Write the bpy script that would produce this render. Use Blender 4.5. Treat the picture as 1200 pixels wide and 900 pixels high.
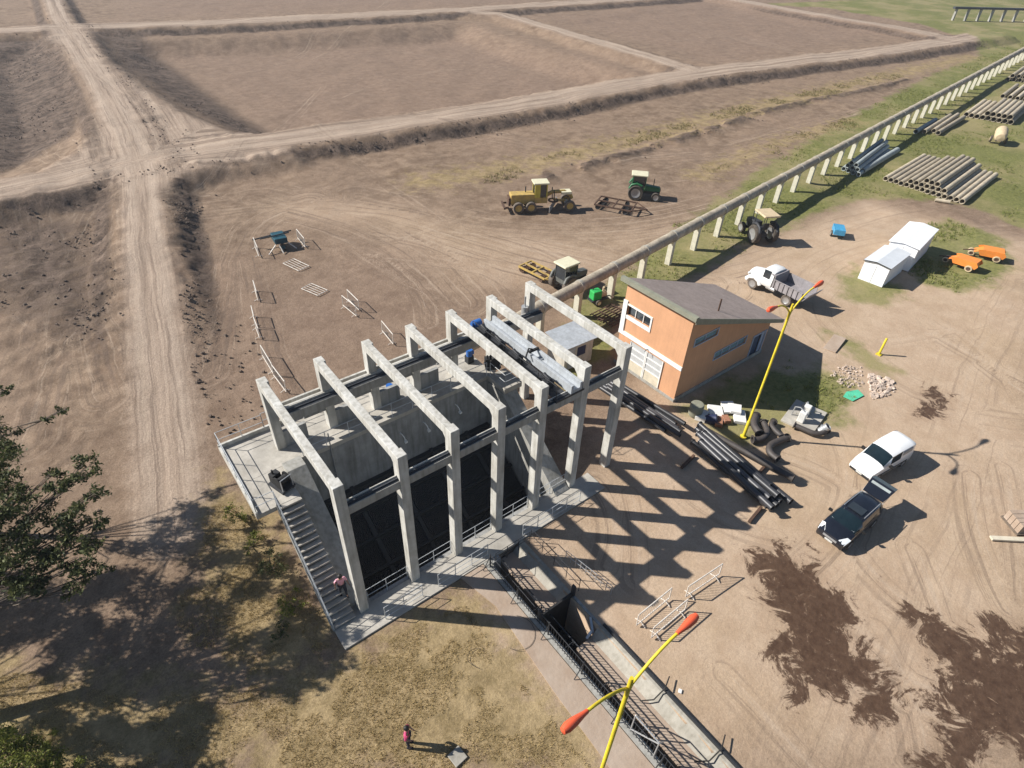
import bpy, math, random
import numpy as np
from mathutils import Vector, Matrix
R = math.radians
random.seed(7); np.random.seed(7)
sc = bpy.context.scene
for o in list(bpy.data.objects): bpy.data.objects.remove(o)
COL = sc.collection

# ------------------------------------------------------------------ camera
F_PX, YAW, PITCH, ROLL = 710.0, 0.68434509, 0.67702691, 0.04228821
CAM = np.array([-4.71426, -16.79807, 27.82357])
def cam_axes():
    cy, sy, cp, sp = math.cos(YAW), math.sin(YAW), math.cos(PITCH), math.sin(PITCH)
    f = np.array([cp*sy, cp*cy, -sp]); r = np.array([cy, -sy, 0]); u = np.cross(r, f)
    c, s = math.cos(ROLL), math.sin(ROLL)
    return r*c+u*s, -r*s+u*c, f
AX = cam_axes()
cd = bpy.data.cameras.new('camera'); cam = bpy.data.objects.new('camera', cd); COL.objects.link(cam)
cd.sensor_width = 36.0; cd.lens = 36.0*F_PX/1200.0; cd.clip_start = 0.5; cd.clip_end = 9000
m = Matrix.Identity(4)
for i in range(3):
    m[i][0] = AX[0][i]; m[i][1] = AX[1][i]; m[i][2] = -AX[2][i]; m[i][3] = CAM[i]
cam.matrix_world = m
sc.camera = cam
sc.render.resolution_x, sc.render.resolution_y = 1024, 768

# ------------------------------------------------------------------ sky, sun, exposure
SUN_EL, SUN_DIR2 = R(36.5), (-0.735, 0.678)
w = bpy.data.worlds.new('World'); sc.world = w; w.use_nodes = True
nt = w.node_tree; bg = nt.nodes['Background']
sky = nt.nodes.new('ShaderNodeTexSky'); sky.sky_type = 'NISHITA'; sky.sun_disc = False
sky.sun_elevation = SUN_EL; sky.sun_rotation = math.atan2(SUN_DIR2[0], SUN_DIR2[1]) % (2*math.pi)
sky.air_density = 1.0; sky.dust_density = .4; sky.ozone_density = 2.5
nt.links.new(sky.outputs[0], bg.inputs[0]); bg.inputs[1].default_value = 0.055
sd = bpy.data.lights.new('sun', 'SUN'); sun = bpy.data.objects.new('sun', sd); COL.objects.link(sun)
sd.energy = 4.9; sd.angle = R(0.53); sd.color = (1.0, 0.955, 0.885)
ce = math.cos(SUN_EL)
sun.rotation_euler = Vector((SUN_DIR2[0]*ce, SUN_DIR2[1]*ce, math.sin(SUN_EL))).to_track_quat('Z', 'Y').to_euler()
sun.location = (-40, 40, 60)
vs = sc.view_settings; vs.view_transform = 'Standard'; vs.look = 'None'; vs.exposure = 0.72; vs.gamma = 1.0
vs.use_curve_mapping = False

# ------------------------------------------------------------------ helpers
def at(px, py, z=0.0):
    """photo pixel (1200x900) -> point of the place at height z"""
    d = AX[0]*(px-600)/F_PX - AX[1]*(py-450)/F_PX + AX[2]
    return CAM + d*(z-CAM[2])/d[2]
def V3(a): return Vector((float(a[0]), float(a[1]), float(a[2])))

class MB:
    def __init__(s): s.V = []; s.F = []
    def add(s, vs_, fs):
        b = len(s.V); s.V += [tuple(float(c) for c in v) for v in vs_]; s.F += [tuple(b+i for i in f) for f in fs]; return s
    def box(s, x0, x1, y0, y1, z0, z1):
        return s.add([(x0,y0,z0),(x1,y0,z0),(x1,y1,z0),(x0,y1,z0),(x0,y0,z1),(x1,y0,z1),(x1,y1,z1),(x0,y1,z1)],
                     [(0,3,2,1),(4,5,6,7),(0,1,5,4),(1,2,6,5),(2,3,7,6),(3,0,4,7)])
    def obox(s, c, size, rot=None):
        hx, hy, hz = size[0]/2, size[1]/2, size[2]/2
        M_ = rot if rot is not None else Matrix.Identity(3)
        P = [Vector(c)+M_@Vector((x*hx,y*hy,z*hz)) for z in (-1,1) for x, y in ((-1,-1),(1,-1),(1,1),(-1,1))]
        return s.add(P, [(0,3,2,1),(4,5,6,7),(0,1,5,4),(1,2,6,5),(2,3,7,6),(3,0,4,7)])
    def bar(s, p, q, w_, h_=None):
        p, q = V3(p), V3(q); h_ = h_ or w_; d = (q-p); L = d.length; d.normalize()
        up = Vector((0,0,1)) if abs(d.z) < .95 else Vector((1,0,0))
        y = up.cross(d).normalized(); z = d.cross(y)
        M_ = Matrix((d, y, z)).transposed()
        return s.obox((p+q)/2, (L, w_, h_), M_)
    def tube(s, pts, r, n=8, caps=True):
        pts = [V3(p) for p in pts]; k = len(pts); rs = r if isinstance(r, (list, tuple)) else [r]*k
        rings = []; prev = None
        for i, p in enumerate(pts):
            d = (pts[min(i+1, k-1)]-pts[max(i-1, 0)]).normalized()
            if prev is None:
                a = Vector((0,0,1)) if abs(d.z) < .9 else Vector((1,0,0)); x = a.cross(d).normalized()
            else: x = (prev - d*prev.dot(d)).normalized()
            prev = x; y = d.cross(x)
            rings.append([p + (x*math.cos(2*math.pi*j/n)+y*math.sin(2*math.pi*j/n))*rs[i] for j in range(n)])
        vs_ = [v for g in rings for v in g]; fs = []
        for i in range(k-1):
            for j in range(n): fs.append((i*n+j, i*n+(j+1) % n, (i+1)*n+(j+1) % n, (i+1)*n+j))
        if caps: fs += [tuple(reversed(range(n))), tuple((k-1)*n+j for j in range(n))]
        return s.add(vs_, fs)
    def hollow(s, pts, r, th=.06, n=14):
        pts = [V3(p) for p in pts]; b0 = len(s.V)
        s.tube(pts, r, n, False); b1 = len(s.V); s.tube(pts, r-th, n, False); k = len(pts)
        s.F = [f if min(f) < b1 or min(f) >= len(s.V) else tuple(reversed(f)) for f in s.F]
        for j in range(n):
            j2 = (j+1) % n
            s.F.append((b0+j2, b0+j, b1+j, b1+j2)); e = (k-1)*n
            s.F.append((b0+e+j, b0+e+j2, b1+e+j2, b1+e+j))
        return s
    def lathe(s, prof, n=20, M_=None):
        M_ = M_ or Matrix.Identity(4); vs_ = []; fs = []; k = len(prof)
        for j in range(n):
            a = 2*math.pi*j/n
            for r, z in prof: vs_.append(M_ @ Vector((r*math.cos(a), r*math.sin(a), z)))
        for j in range(n):
            for i in range(k-1): fs.append((j*k+i, ((j+1) % n)*k+i, ((j+1) % n)*k+i+1, j*k+i+1))
        return s.add(vs_, fs)
    def prism(s, poly, z0, z1):
        n = len(poly); vs_ = [(p[0], p[1], z0) for p in poly]+[(p[0], p[1], z1) for p in poly]
        return s.add(vs_, [tuple(reversed(range(n))), tuple(range(n, 2*n))]+[(i, (i+1) % n, n+(i+1) % n, n+i) for i in range(n)])
    def yz(s, poly, x0, x1):
        n = len(poly); vs_ = [(x0, p[0], p[1]) for p in poly]+[(x1, p[0], p[1]) for p in poly]
        return s.add(vs_, [tuple(reversed(range(n))), tuple(range(n, 2*n))]+[(i, (i+1) % n, n+(i+1) % n, n+i) for i in range(n)])
    def xz(s, poly, y0, y1):
        n = len(poly); vs_ = [(p[0], y0, p[1]) for p in poly]+[(p[0], y1, p[1]) for p in poly]
        return s.add(vs_, [tuple(range(n)), tuple(reversed(range(n, 2*n)))]+[(i, n+i, n+(i+1) % n, (i+1) % n) for i in range(n)])
    def build(s, name, mat=None, parent=None, smooth=None, bevel=0):
        me = bpy.data.meshes.new(name); me.from_pydata(s.V, [], s.F); me.update()
        o = bpy.data.objects.new(name, me); COL.objects.link(o)
        if mat: me.materials.append(mat)
        if parent: o.parent = parent
        import bmesh
        bm = bmesh.new(); bm.from_mesh(me); bmesh.ops.recalc_face_normals(bm, faces=bm.faces[:]); bm.to_mesh(me); bm.free()
        if smooth:
            me.polygons.foreach_set('use_smooth', [True]*len(me.polygons)); me.set_sharp_from_angle(angle=R(smooth))
        if bevel:
            b = o.modifiers.new('bevel', 'BEVEL'); b.width = bevel; b.segments = 2; b.limit_method = 'ANGLE'
        return o

def tag(o, label=None, cat=None, group=None, kind=None):
    if label: o['label'] = label
    if cat: o['category'] = cat
    if group: o['group'] = group
    if kind: o['kind'] = kind
    return o
def empty(name, loc=(0,0,0), rz=0.0, label=None, cat=None, group=None):
    o = bpy.data.objects.new(name, None); COL.objects.link(o); o.location = V3(loc); o.rotation_euler = (0, 0, rz)
    o.empty_display_size = .3
    return tag(o, label, cat, group)
def dup(o, parent=None):
    c_ = o.copy(); COL.objects.link(c_)
    if parent: c_.parent = parent
    for ch in [x for x in bpy.data.objects if x.parent == o]: dup(ch, c_)
    return c_

# ------------------------------------------------------------------ materials
def mat(name, col, rough=.75, var=.25, scale=2.0, metal=0.0, bump=0.0, bscale=None, alt=None, stain=0.0, rnd=0.0, spec=None, coat=0.0):
    m_ = bpy.data.materials.new(name); m_.use_nodes = True; n = m_.node_tree.nodes; l = m_.node_tree.links
    b = n['Principled BSDF']; b.inputs['Roughness'].default_value = rough; b.inputs['Metallic'].default_value = metal
    if spec is not None: b.inputs['Specular IOR Level'].default_value = spec
    if coat: b.inputs['Coat Weight'].default_value = coat; b.inputs['Coat Roughness'].default_value = .08
    tc = n.new('ShaderNodeTexCoord')
    nz = n.new('ShaderNodeTexNoise'); nz.inputs['Scale'].default_value = scale; nz.inputs['Detail'].default_value = 6; nz.inputs['Roughness'].default_value = .65
    l.new(tc.outputs['Object'], nz.inputs['Vector'])
    rp = n.new('ShaderNodeValToRGB'); rp.color_ramp.elements[0].position = .3; rp.color_ramp.elements[1].position = .7
    a = alt or tuple(c_*(1-var) for c_ in col)
    rp.color_ramp.elements[0].color = (*a, 1); rp.color_ramp.elements[1].color = (*[c_*(1+var*.25) for c_ in col], 1)
    l.new(nz.outputs['Fac'], rp.inputs[0]); out = rp.outputs[0]
    if stain:
        mp = n.new('ShaderNodeMapping'); mp.inputs['Scale'].default_value = (3, 3, .35); l.new(tc.outputs['Object'], mp.inputs[0])
        n2 = n.new('ShaderNodeTexNoise'); n2.inputs['Scale'].default_value = 1.6; n2.inputs['Detail'].default_value = 5; l.new(mp.outputs[0], n2.inputs['Vector'])
        r2 = n.new('ShaderNodeValToRGB'); r2.color_ramp.elements[0].position = .42; r2.color_ramp.elements[1].position = .72
        r2.color_ramp.elements[0].color = (1,1,1,1); r2.color_ramp.elements[1].color = (1-stain, 1-stain*1.02, 1-stain*1.1, 1)
        mx = n.new('ShaderNodeMix'); mx.data_type = 'RGBA'; mx.blend_type = 'MULTIPLY'; mx.inputs[0].default_value = 1
        l.new(n2.outputs['Fac'], r2.inputs[0]); l.new(out, mx.inputs[6]); l.new(r2.outputs[0], mx.inputs[7]); out = mx.outputs[2]
    if rnd:
        oi = n.new('ShaderNodeObjectInfo'); hs = n.new('ShaderNodeHueSaturation')
        mr = n.new('ShaderNodeMapRange'); mr.inputs[3].default_value = 1-rnd; mr.inputs[4].default_value = 1+rnd
        l.new(oi.outputs['Random'], mr.inputs[0]); l.new(mr.outputs[0], hs.inputs['Value']); l.new(out, hs.inputs['Color']); out = hs.outputs[0]
    l.new(out, b.inputs['Base Color'])
    if bump:
        bp = n.new('ShaderNodeBump'); bp.inputs['Strength'].default_value = bump; bp.inputs['Distance'].default_value = .05
        n3 = n.new('ShaderNodeTexNoise'); n3.inputs['Scale'].default_value = bscale or scale*6; n3.inputs['Detail'].default_value = 5
        l.new(tc.outputs['Object'], n3.inputs['Vector']); l.new(n3.outputs['Fac'], bp.inputs['Height']); l.new(bp.outputs[0], b.inputs['Normal'])
    return m_
M = dict(
 concrete=mat('concrete', (.56,.55,.515), .85, .22, .9, bump=.25, stain=.36, alt=(.40,.38,.335)),
 bankwall=mat('bank_concrete', (.36,.335,.285), .9, .25, .7, bump=.3, stain=.25),
 pale=mat('pale_concrete', (.60,.57,.46), .85, .2, 1.5, bump=.2, stain=.15),
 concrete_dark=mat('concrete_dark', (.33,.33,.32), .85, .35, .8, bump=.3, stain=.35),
 concrete_grey=mat('concrete_grey', (.36,.35,.32), .85, .3, .9, bump=.25, stain=.3),
 concrete_aged=mat('concrete_aged', (.42,.39,.33), .9, .35, .7, bump=.35, stain=.35),
 trough=mat('trough_concrete', (.45,.385,.295), .9, .45, .9, bump=.35, stain=.3),
 slab=mat('slab_concrete', (.44,.41,.36), .9, .35, .6, bump=.3, stain=.15),
 path=mat('path_concrete', (.36,.29,.23), .92, .3, .7, bump=.4, alt=(.30,.22,.16)),
 galv=mat('galvanised_steel', (.50,.51,.52), .45, .2, 4, metal=.6),
 whitesteel=mat('white_painted_steel', (.66,.64,.60), .5, .3, 5, alt=(.50,.42,.34)),
 rail=mat('rail_paint', (.50,.52,.53), .5, .2, 5),
 darksteel=mat('dark_steel', (.035,.037,.042), .6, .3, 3, metal=.2),
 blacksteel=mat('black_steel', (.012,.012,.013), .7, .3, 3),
 rack=mat('rack_steel', (.036,.037,.038), .75, .3, 2),
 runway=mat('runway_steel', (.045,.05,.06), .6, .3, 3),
 water=mat('dark_water', (.012,.014,.012), .12, .2, 1),
 rust=mat('rusty_steel', (.10,.055,.035), .85, .5, 3, bump=.3),
 orange_wall=mat('orange_render', (.58,.31,.17), .85, .12, .8, bump=.1, stain=.07),
 whitepaint=mat('white_render', (.78,.77,.74), .8, .12, 2, stain=.1),
 roofsheet=mat('brown_roof_sheet', (.33,.265,.235), .75, .25, 1.0, bump=.15, stain=.2),
 fascia=mat('green_grey_fascia', (.25,.25,.19), .7, .25, 2),
 gatepaint=mat('grey_gate_paint', (.47,.48,.48), .5, .15, 2),
 gatecream=mat('cream_gate_paint', (.60,.54,.42), .6, .2, 2),
 glass=mat('dark_glass', (.03,.038,.045), .08, .3, 2, spec=.8),
 teal_glass=mat('teal_glass', (.008,.018,.022), .05, .5, 1.3, spec=.8),
 bluepane=mat('blue_pane', (.20,.32,.37), .15, .3, 3, spec=.6),
 blueframe=mat('blue_grey_frame', (.36,.42,.52), .5, .1, 3),
 bluedoor=mat('blue_door_paint', (.06,.09,.15), .5, .2, 3),
 tin=mat('tin_sheet', (.46,.49,.52), .6, .22, 1.5, metal=.15, stain=.2),
 tinwall=mat('cream_tin_wall', (.55,.51,.44), .6, .2, 3, stain=.2),
 navy=mat('navy_paint', (.02,.03,.085), .5, .3, 2),
 bluemotor=mat('blue_motor_paint', (.03,.13,.42), .4, .2, 4),
 tarp=mat('white_sheeting', (.80,.81,.83), .5, .07, 1.2, bump=.1, bscale=1.5),
 tarpgrey=mat('grey_white_sheeting', (.62,.645,.67), .5, .12, 1.2, bump=.1, bscale=1.5),
 yellow=mat('yellow_lamp_paint', (.72,.56,.03), .6, .25, 2.5, stain=.25),
 redlamp=mat('red_lamp_shell', (.72,.11,.045), .4, .12, 3),
 carwhite=mat('white_car_paint', (.80,.80,.79), .3, .05, 2, coat=.6),
 carblack=mat('black_car_paint', (.010,.012,.018), .22, .2, 2, coat=.8, spec=.6),
 blackplastic=mat('black_plastic', (.02,.02,.021), .6, .2, 5),
 tyre=mat('tyre_rubber', (.028,.026,.024), .9, .3, 6, alt=(.10,.08,.06)),
 dustytyre=mat('dusty_tyre', (.16,.13,.105), .95, .4, 3, alt=(.07,.06,.05)),
 rim=mat('wheel_rim', (.42,.42,.42), .35, .2, 5, metal=.5),
 lampglass=mat('headlamp_glass', (.75,.78,.80), .1, .1, 5, spec=.8),
 plate=mat('number_plate', (.55,.55,.52), .5, .2, 8),
 signgreen=mat('green_paper', (.10,.55,.33), .6, .3, 9),
 machyellow=mat('machine_yellow', (.50,.34,.08), .7, .4, 2.5, alt=(.30,.21,.09)),
 machbright=mat('cab_yellow', (.56,.46,.07), .6, .25, 2.5),
 cream=mat('cream_paint', (.66,.62,.44), .5, .15, 2.5),
 beige=mat('beige_paint', (.56,.44,.28), .7, .25, 2.5),
 tgreen=mat('tractor_green', (.018,.13,.045), .5, .3, 3),
 bgreen=mat('bright_green', (.03,.40,.09), .45, .25, 3),
 tractorgrey=mat('tractor_grey', (.12,.125,.115), .6, .35, 3),
 orange=mat('orange_paint', (.78,.25,.045), .5, .15, 2),
 bluebin=mat('blue_cart_paint', (.06,.32,.55), .45, .3, 3),
 teal=mat('teal_machine', (.01,.07,.10), .55, .3, 3),
 truckwhite=mat('truck_white', (.74,.74,.73), .45, .12, 2.5),
 bedgrey=mat('tipper_grey', (.30,.28,.29), .7, .3, 2.5, stain=.2),
 cpipe=mat('concrete_pipe', (.42,.36,.265), .9, .35, 1.6, rnd=.22, bump=.2),
 gpipe=mat('grey_pipe', (.30,.335,.33), .8, .3, 1.6, rnd=.25),
 bpipe=mat('black_pipe', (.045,.045,.05), .42, .3, 2.2, rnd=.35),
 brpipe=mat('brown_black_pipe', (.065,.055,.05), .6, .4, 2.5),
 whitefoam=mat('white_blocks', (.70,.69,.66), .8, .15, 3),
 brick=mat('brick_red', (.36,.17,.10), .9, .35, 4),
 skin=mat('skin', (.32,.18,.12), .6, .1, 6), hair=mat('black_hair', (.012,.010,.010), .6, .3, 12),
 pink=mat('pink_cloth', (.72,.36,.44), .85, .2, 6), magenta=mat('magenta_cloth', (.55,.06,.16), .85, .25, 6),
 denim=mat('dark_denim', (.03,.034,.05), .9, .3, 8), blackcloth=mat('black_cloth', (.012,.013,.017), .9, .3, 8),
 bark=mat('grey_brown_bark', (.16,.125,.095), .95, .45, 5, bump=.5),
 clod=mat('soil_clod', (.19,.14,.108), .95, .4, 1.5, rnd=.3),
 rubble=mat('rubble', (.42,.34,.28), .95, .4, 2.0, rnd=.3),
 mirror=mat('mirror_black', (.015,.015,.015), .4, .2, 5),
 cable=mat('black_cable', (.02,.018,.016), .8, .2, 5),
)
def leafmat(name, c1, c2):
    m_ = bpy.data.materials.new(name); m_.use_nodes = True; n = m_.node_tree.nodes; l = m_.node_tree.links
    b = n['Principled BSDF']; b.inputs['Roughness'].default_value = .65; b.inputs['Specular IOR Level'].default_value = .25
    g = n.new('ShaderNodeNewGeometry'); rp = n.new('ShaderNodeValToRGB')
    rp.color_ramp.elements[0].color = (*c1, 1); rp.color_ramp.elements[1].color = (*c2, 1)
    l.new(g.outputs['Random Per Island'], rp.inputs[0]); l.new(rp.outputs[0], b.inputs['Base Color'])
    tr = n.new('ShaderNodeBsdfTranslucent'); l.new(rp.outputs[0], tr.inputs[0]); mx = n.new('ShaderNodeMixShader'); mx.inputs[0].default_value = .25
    l.new(b.outputs[0], mx.inputs[1]); l.new(tr.outputs[0], mx.inputs[2]); l.new(mx.outputs[0], n['Material Output'].inputs[0])
    return m_
LEAF = leafmat('olive_leaf', (.032,.042,.016), (.13,.14,.05))
LEAF2 = leafmat('yellow_green_leaf', (.07,.09,.015), (.24,.25,.05))
DRYG = leafmat('dry_grass_blade', (.33,.25,.11), (.58,.45,.23))
WEED = leafmat('weed_blade', (.13,.115,.045), (.34,.28,.13))
GREENG = leafmat('green_grass_blade', (.11,.14,.03), (.27,.27,.08))

# ------------------------------------------------------------------ noise in numpy
def vnoise(x, y, seed=0):
    xi = np.floor(x).astype(np.int64); yi = np.floor(y).astype(np.int64); xf = x-xi; yf = y-yi
    u = xf*xf*(3-2*xf); v = yf*yf*(3-2*yf)
    def h(a, b):
        k = (a*374761393+b*668265263+seed*982451653) & 0x7fffffff
        k = ((k ^ (k >> 13))*1274126177) & 0x7fffffff
        return ((k ^ (k >> 16)) & 0xffff)/65535.0
    return (h(xi, yi)*(1-u)+h(xi+1, yi)*u)*(1-v)+(h(xi, yi+1)*(1-u)+h(xi+1, yi+1)*u)*v
def fbm(x, y, o=4, seed=0):
    s_ = np.zeros_like(x); a = .5
    for i in range(o): s_ += a*vnoise(x*2**i, y*2**i, seed+i); a *= .5
    return s_/(1-.5**o)
def wpoly(px, z=0): return np.array([at(a, b, z)[:2] for a, b in px])
def pl_dist(x, y, P):
    best = np.full(x.shape, 1e9); lat = np.zeros_like(x); lon = np.zeros_like(x); acc = 0
    for a, b in zip(P[:-1], P[1:]):
        d = b-a; L = np.hypot(*d); t = np.clip(((x-a[0])*d[0]+(y-a[1])*d[1])/L**2, 0, 1)
        dx = x-a[0]-t*d[0]; dy = y-a[1]-t*d[1]; q = np.hypot(dx, dy); s_ = np.sign(d[0]*dy-d[1]*dx)
        mk = q < best; best = np.where(mk, q, best); lat = np.where(mk, q*s_, lat); lon = np.where(mk, acc+t*L, lon); acc += L
    return best, lat, lon
def sdf(x, y, P):
    ins = np.zeros(x.shape, bool); Q = np.vstack([P, P[:1]])
    for a, b in zip(Q[:-1], Q[1:]):
        c_ = ((a[1] > y) != (b[1] > y)) & (x < (b[0]-a[0])*(y-a[1])/((b[1]-a[1]) or 1e-9)+a[0]); ins ^= c_
    d = pl_dist(x, y, Q)[0]
    return np.where(ins, d, -d)
def soft(d, wd): return np.clip(.5+d/(2*wd), 0, 1)

# roads (photo pixels -> world, top at z 1.3)
ROADS = [  # pixels, half-width, bank width, top height list
 ([(196,600),(190,520),(184,440),(178,370),(172,300),(168,250),(166,205),(150,158),(125,110),(98,66),(70,22),(55,-15)], 1.95, 3.4),
 ([(-60,232),(0,226),(70,212),(140,192),(215,178),(320,165),(430,149),(540,133),(640,117),(740,98),(830,84),(940,71),(1040,59),(1120,47),(1165,40)], 3.6, 3.4),
 ([(-60,34),(0,36),(140,30),(270,26),(400,19),(550,11),(690,2),(800,-5)], 4.0, 4.0),
 ([(530,13),(590,17),(650,34),(715,54),(775,70),(815,84)], 2.6, 4.0),
 ([(840,-4),(930,12),(1000,24),(1060,34),(1120,46)], 3.6, 4.0),
]
RP = [wpoly(r[0], 1.2) for r in ROADS]
FLARE = wpoly([(62,30),(110,36),(117,52),(131,70),(164,98),(214,130),(264,151),(310,157),(345,163),(345,182),(250,196),(205,214),(196,240),(150,240),(120,212),(40,226),(-60,240),(-60,216),(40,204),(92,172),(106,150),(104,118),(88,84),(68,56),(50,46)], 1.2)
BASIN = [(wpoly([(117,42),(200,38),(300,34),(440,28),(530,21),(560,24),(620,44),(700,66),(750,79),(762,86),(735,92),(640,107),(480,130),(370,149),(310,157),(265,151),(215,130),(165,98),(132,70),(118,52)], 1.0), -2.6, 11.0),
         (wpoly([(640,22),(760,8),(850,2),(960,24),(1070,44),(960,60),(840,72)], 1.0), -.3, 6.0),
         (wpoly([(-80,58),(20,46),(50,46),(68,56),(88,84),(102,118),(105,142),(96,162),(70,180),(0,204),(-80,216)], 1.0), -2.2, 12.0)]
def hz(x, y):
    z = np.zeros_like(x)
    for (pix, hw, bw), P in zip(ROADS, RP):
        d, lat, lon = pl_dist(x, y, P)
        top = 1.35*np.ones_like(x)
        if P is RP[0]: top = np.clip((lon-8)/28, 0, 1)*1.35
        wob = (fbm(x*.25, y*.25, 3, 5)-.5)*1.6
        k = np.clip((hw+bw-d+wob)/bw, 0, 1); k = k*k*(3-2*k)
        z = np.maximum(z, top*k)
    kf = np.clip((sdf(x, y, FLARE)+3)/4, 0, 1); z = np.maximum(z, 1.33*kf*kf*(3-2*kf))
    for P, fl, wd in BASIN:
        d = sdf(x, y, P)+(fbm(x*.2, y*.2, 3, 9)-.5)*2.0
        k = np.clip(d/wd, 0, 1); k = k*k*(3-2*k); z = z*(1-k)+fl*k
    return z
DITCH = wpoly([(640,208),(700,192),(770,172),(840,150),(905,128),(960,117),(1020,106),(1062,95)])

# ------------------------------------------------------------------ ground sheet
def ground():
    a = 9.0; v = [3.0]
    while v[-1] < 3500: v.append(v[-1]+.0062*(v[-1]+a)*(1 if v[-1] < 330 else 4))
    v = np.array(v); s_ = np.linspace(-1.45, 1.45, 620)
    Vv, S = np.meshgrid(v, s_, indexing='ij'); U = (Vv+16)*S
    fw = np.array([math.sin(YAW), math.cos(YAW)]); rt = np.array([math.cos(YAW), -math.sin(YAW)])
    x = (CAM[0]+U*rt[0]+Vv*fw[0]).ravel(); y = (CAM[1]+U*rt[1]+Vv*fw[1]).ravel()
    z = hz(x, y)
    relief = np.clip(z/1.2, 0, 1)
    fall = np.clip(1.3-np.hypot(x-8, y)/900, 0, 1)
    # roughness of soil
    bank = np.abs(z-np.clip(z, None, 0))*0
    g = hz(x+.6, y)-z; g2 = hz(x, y+.6)-z; slope = np.clip(np.hypot(g, g2)/.22, 0, 1)
    rough = .045+.22*slope
    dd, _, _ = pl_dist(x, y, DITCH); dk = np.clip(1-dd/2.2, 0, 1); dk *= (fbm(x*.35, y*.35, 3, 21) > .42)
    heap = dk*(.25+.75*fbm(x*.9, y*.9, 3, 3))
    n1 = fbm(x*1.3, y*1.3, 4, 1)-.5; n2 = fbm(x*.17, y*.17, 3, 2)-.5
    work = np.clip((np.hypot((x-18), (y+2))-26)/30, 0, 1)      # the yard is level where things stand
    z = z+rough*n1*(.15+.85*np.maximum(work, slope))*1.6+n2*.5*work+heap*.75-.035
    for (pix, hw, bw), P in list(zip(ROADS, RP))[:3]:
        d, la, lo = pl_dist(x, y, P); k = np.clip(1-np.abs(d-hw-bw*.5)/(bw*.7), 0, 1)*np.clip(lo/25-.3, 0, 1)
        z = z+k*((vnoise(lo*.9, la*.12, 41)-.5)*.55+(vnoise(lo*2.3, la*.5, 42)-.5)*.35+(vnoise(x*3.1, y*3.1, 43)-.5)*.25)
    # eroded left slope
    er = sdf(x, y, wpoly([(-60,235),(120,215),(150,300),(150,520),(130,600),(-60,560)]))
    z += soft(er, 3)*(fbm(x*.7, y*.7, 5, 31)-.5)*.75*np.clip(er/6, 0, 1)
    # hollows under the intake chamber and the canal
    def hollow(x0, x1, y0, y1, d):
        nonlocal z
        mk = (x > x0) & (x < x1) & (y > y0) & (y < y1); z = np.where(mk, d, z)
    hollow(.75, 13.0, .55, 7.1, -4.6); hollow(6.7, 8.93, -40, -1.2, -3.6)
    z = np.where(Vv.ravel() > 900, z*0-2.0, z)
    me = bpy.data.meshes.new('ground'); nr, nc = Vv.shape; N = nr*nc
    me.vertices.add(N); me.vertices.foreach_set('co', np.stack([x, y, z], 1).astype(np.float32).ravel())
    i = np.arange(N).reshape(nr, nc); q = np.stack([i[:-1,:-1], i[:-1,1:], i[1:,1:], i[1:,:-1]], -1).reshape(-1, 4)
    me.loops.add(q.size); me.loops.foreach_set('vertex_index', q.ravel().astype(np.int32))
    me.polygons.add(len(q)); me.polygons.foreach_set('loop_start', np.arange(0, q.size, 4, dtype=np.int32))
    me.polygons.foreach_set('use_smooth', np.ones(len(q), bool)); me.update(calc_edges=True); me.validate()
    A = {}
    road = np.zeros(N); lat = np.full(N, 50.); lon = np.zeros(N); bd = np.full(N, 1e9)
    for (pix, hw, bw), P in zip(ROADS, RP):
        d, la, lo = pl_dist(x, y, P); road = np.maximum(road, soft(hw-d, 1.6)); mk = d < bd; bd = np.where(mk, d, bd); lat = np.where(mk, la, lat); lon = np.where(mk, lo+37*hw, lon)
    road = np.maximum(road, .85*soft(sdf(x, y, FLARE), 3.0))
    rlat, rlon = lat.copy(), lon.copy()
    def layer(L, m0, lat, lon, bd):
        for pix, hw, wt_ in L:
            P = wpoly(pix)
            # smooth the polyline
            for _ in range(2): P = np.vstack([P[:1]]+[np.array([.75*a+.25*b, .25*a+.75*b]) for a, b in zip(P[:-1], P[1:])]+[P[-1:]])
            ix = np.where((x > P[:,0].min()-9) & (x < P[:,0].max()+9) & (y > P[:,1].min()-9) & (y < P[:,1].max()+9))[0]
            if not len(ix): continue
            d, la, lo = pl_dist(x[ix], y[ix], P); k = soft(hw-d, 1.5); mk = (k > 0) & (d < bd[ix]); m0[ix] = np.maximum(m0[ix], k*wt_); bd[ix] = np.where(mk, d, bd[ix]); lat[ix] = np.where(mk, la, lat[ix]); lon[ix] = np.where(mk, lo, lon[ix])
        return m0, lat, lon
    trA, lat, lon = layer([([(235,250),(330,238),(460,246),(600,292),(740,322),(830,330)], 5.5, 1), ([(300,232),(420,262),(500,305),(545,355)], 4, 1), ([(420,230),(560,262),(720,270),(860,240),(1000,190)], 4, .9),
        ([(1230,500),(1080,480),(985,415),(930,350),(1000,290),(1200,270)], 3.5, .5), ([(960,920),(1040,720),(1110,560),(1150,420),(1200,330)], 3.5, .5), ([(700,330),(860,310),(960,270),(1060,240),(1200,230)], 3, .5), ([(480,140),(760,200),(960,150),(1180,85)], 3.5, .8),
        ([(30,520),(70,400),(90,300),(120,240)], 4, 1), ([(120,470),(95,380),(60,300),(50,250)], 3, 1), ([(240,440),(262,350),(270,290),(300,250),(360,235)], 2.5, 1), ([(330,470),(300,380),(290,300)], 2, .8)], np.zeros(N), lat, lon, bd)
    rg_ = random.Random(4); LB = []
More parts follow.
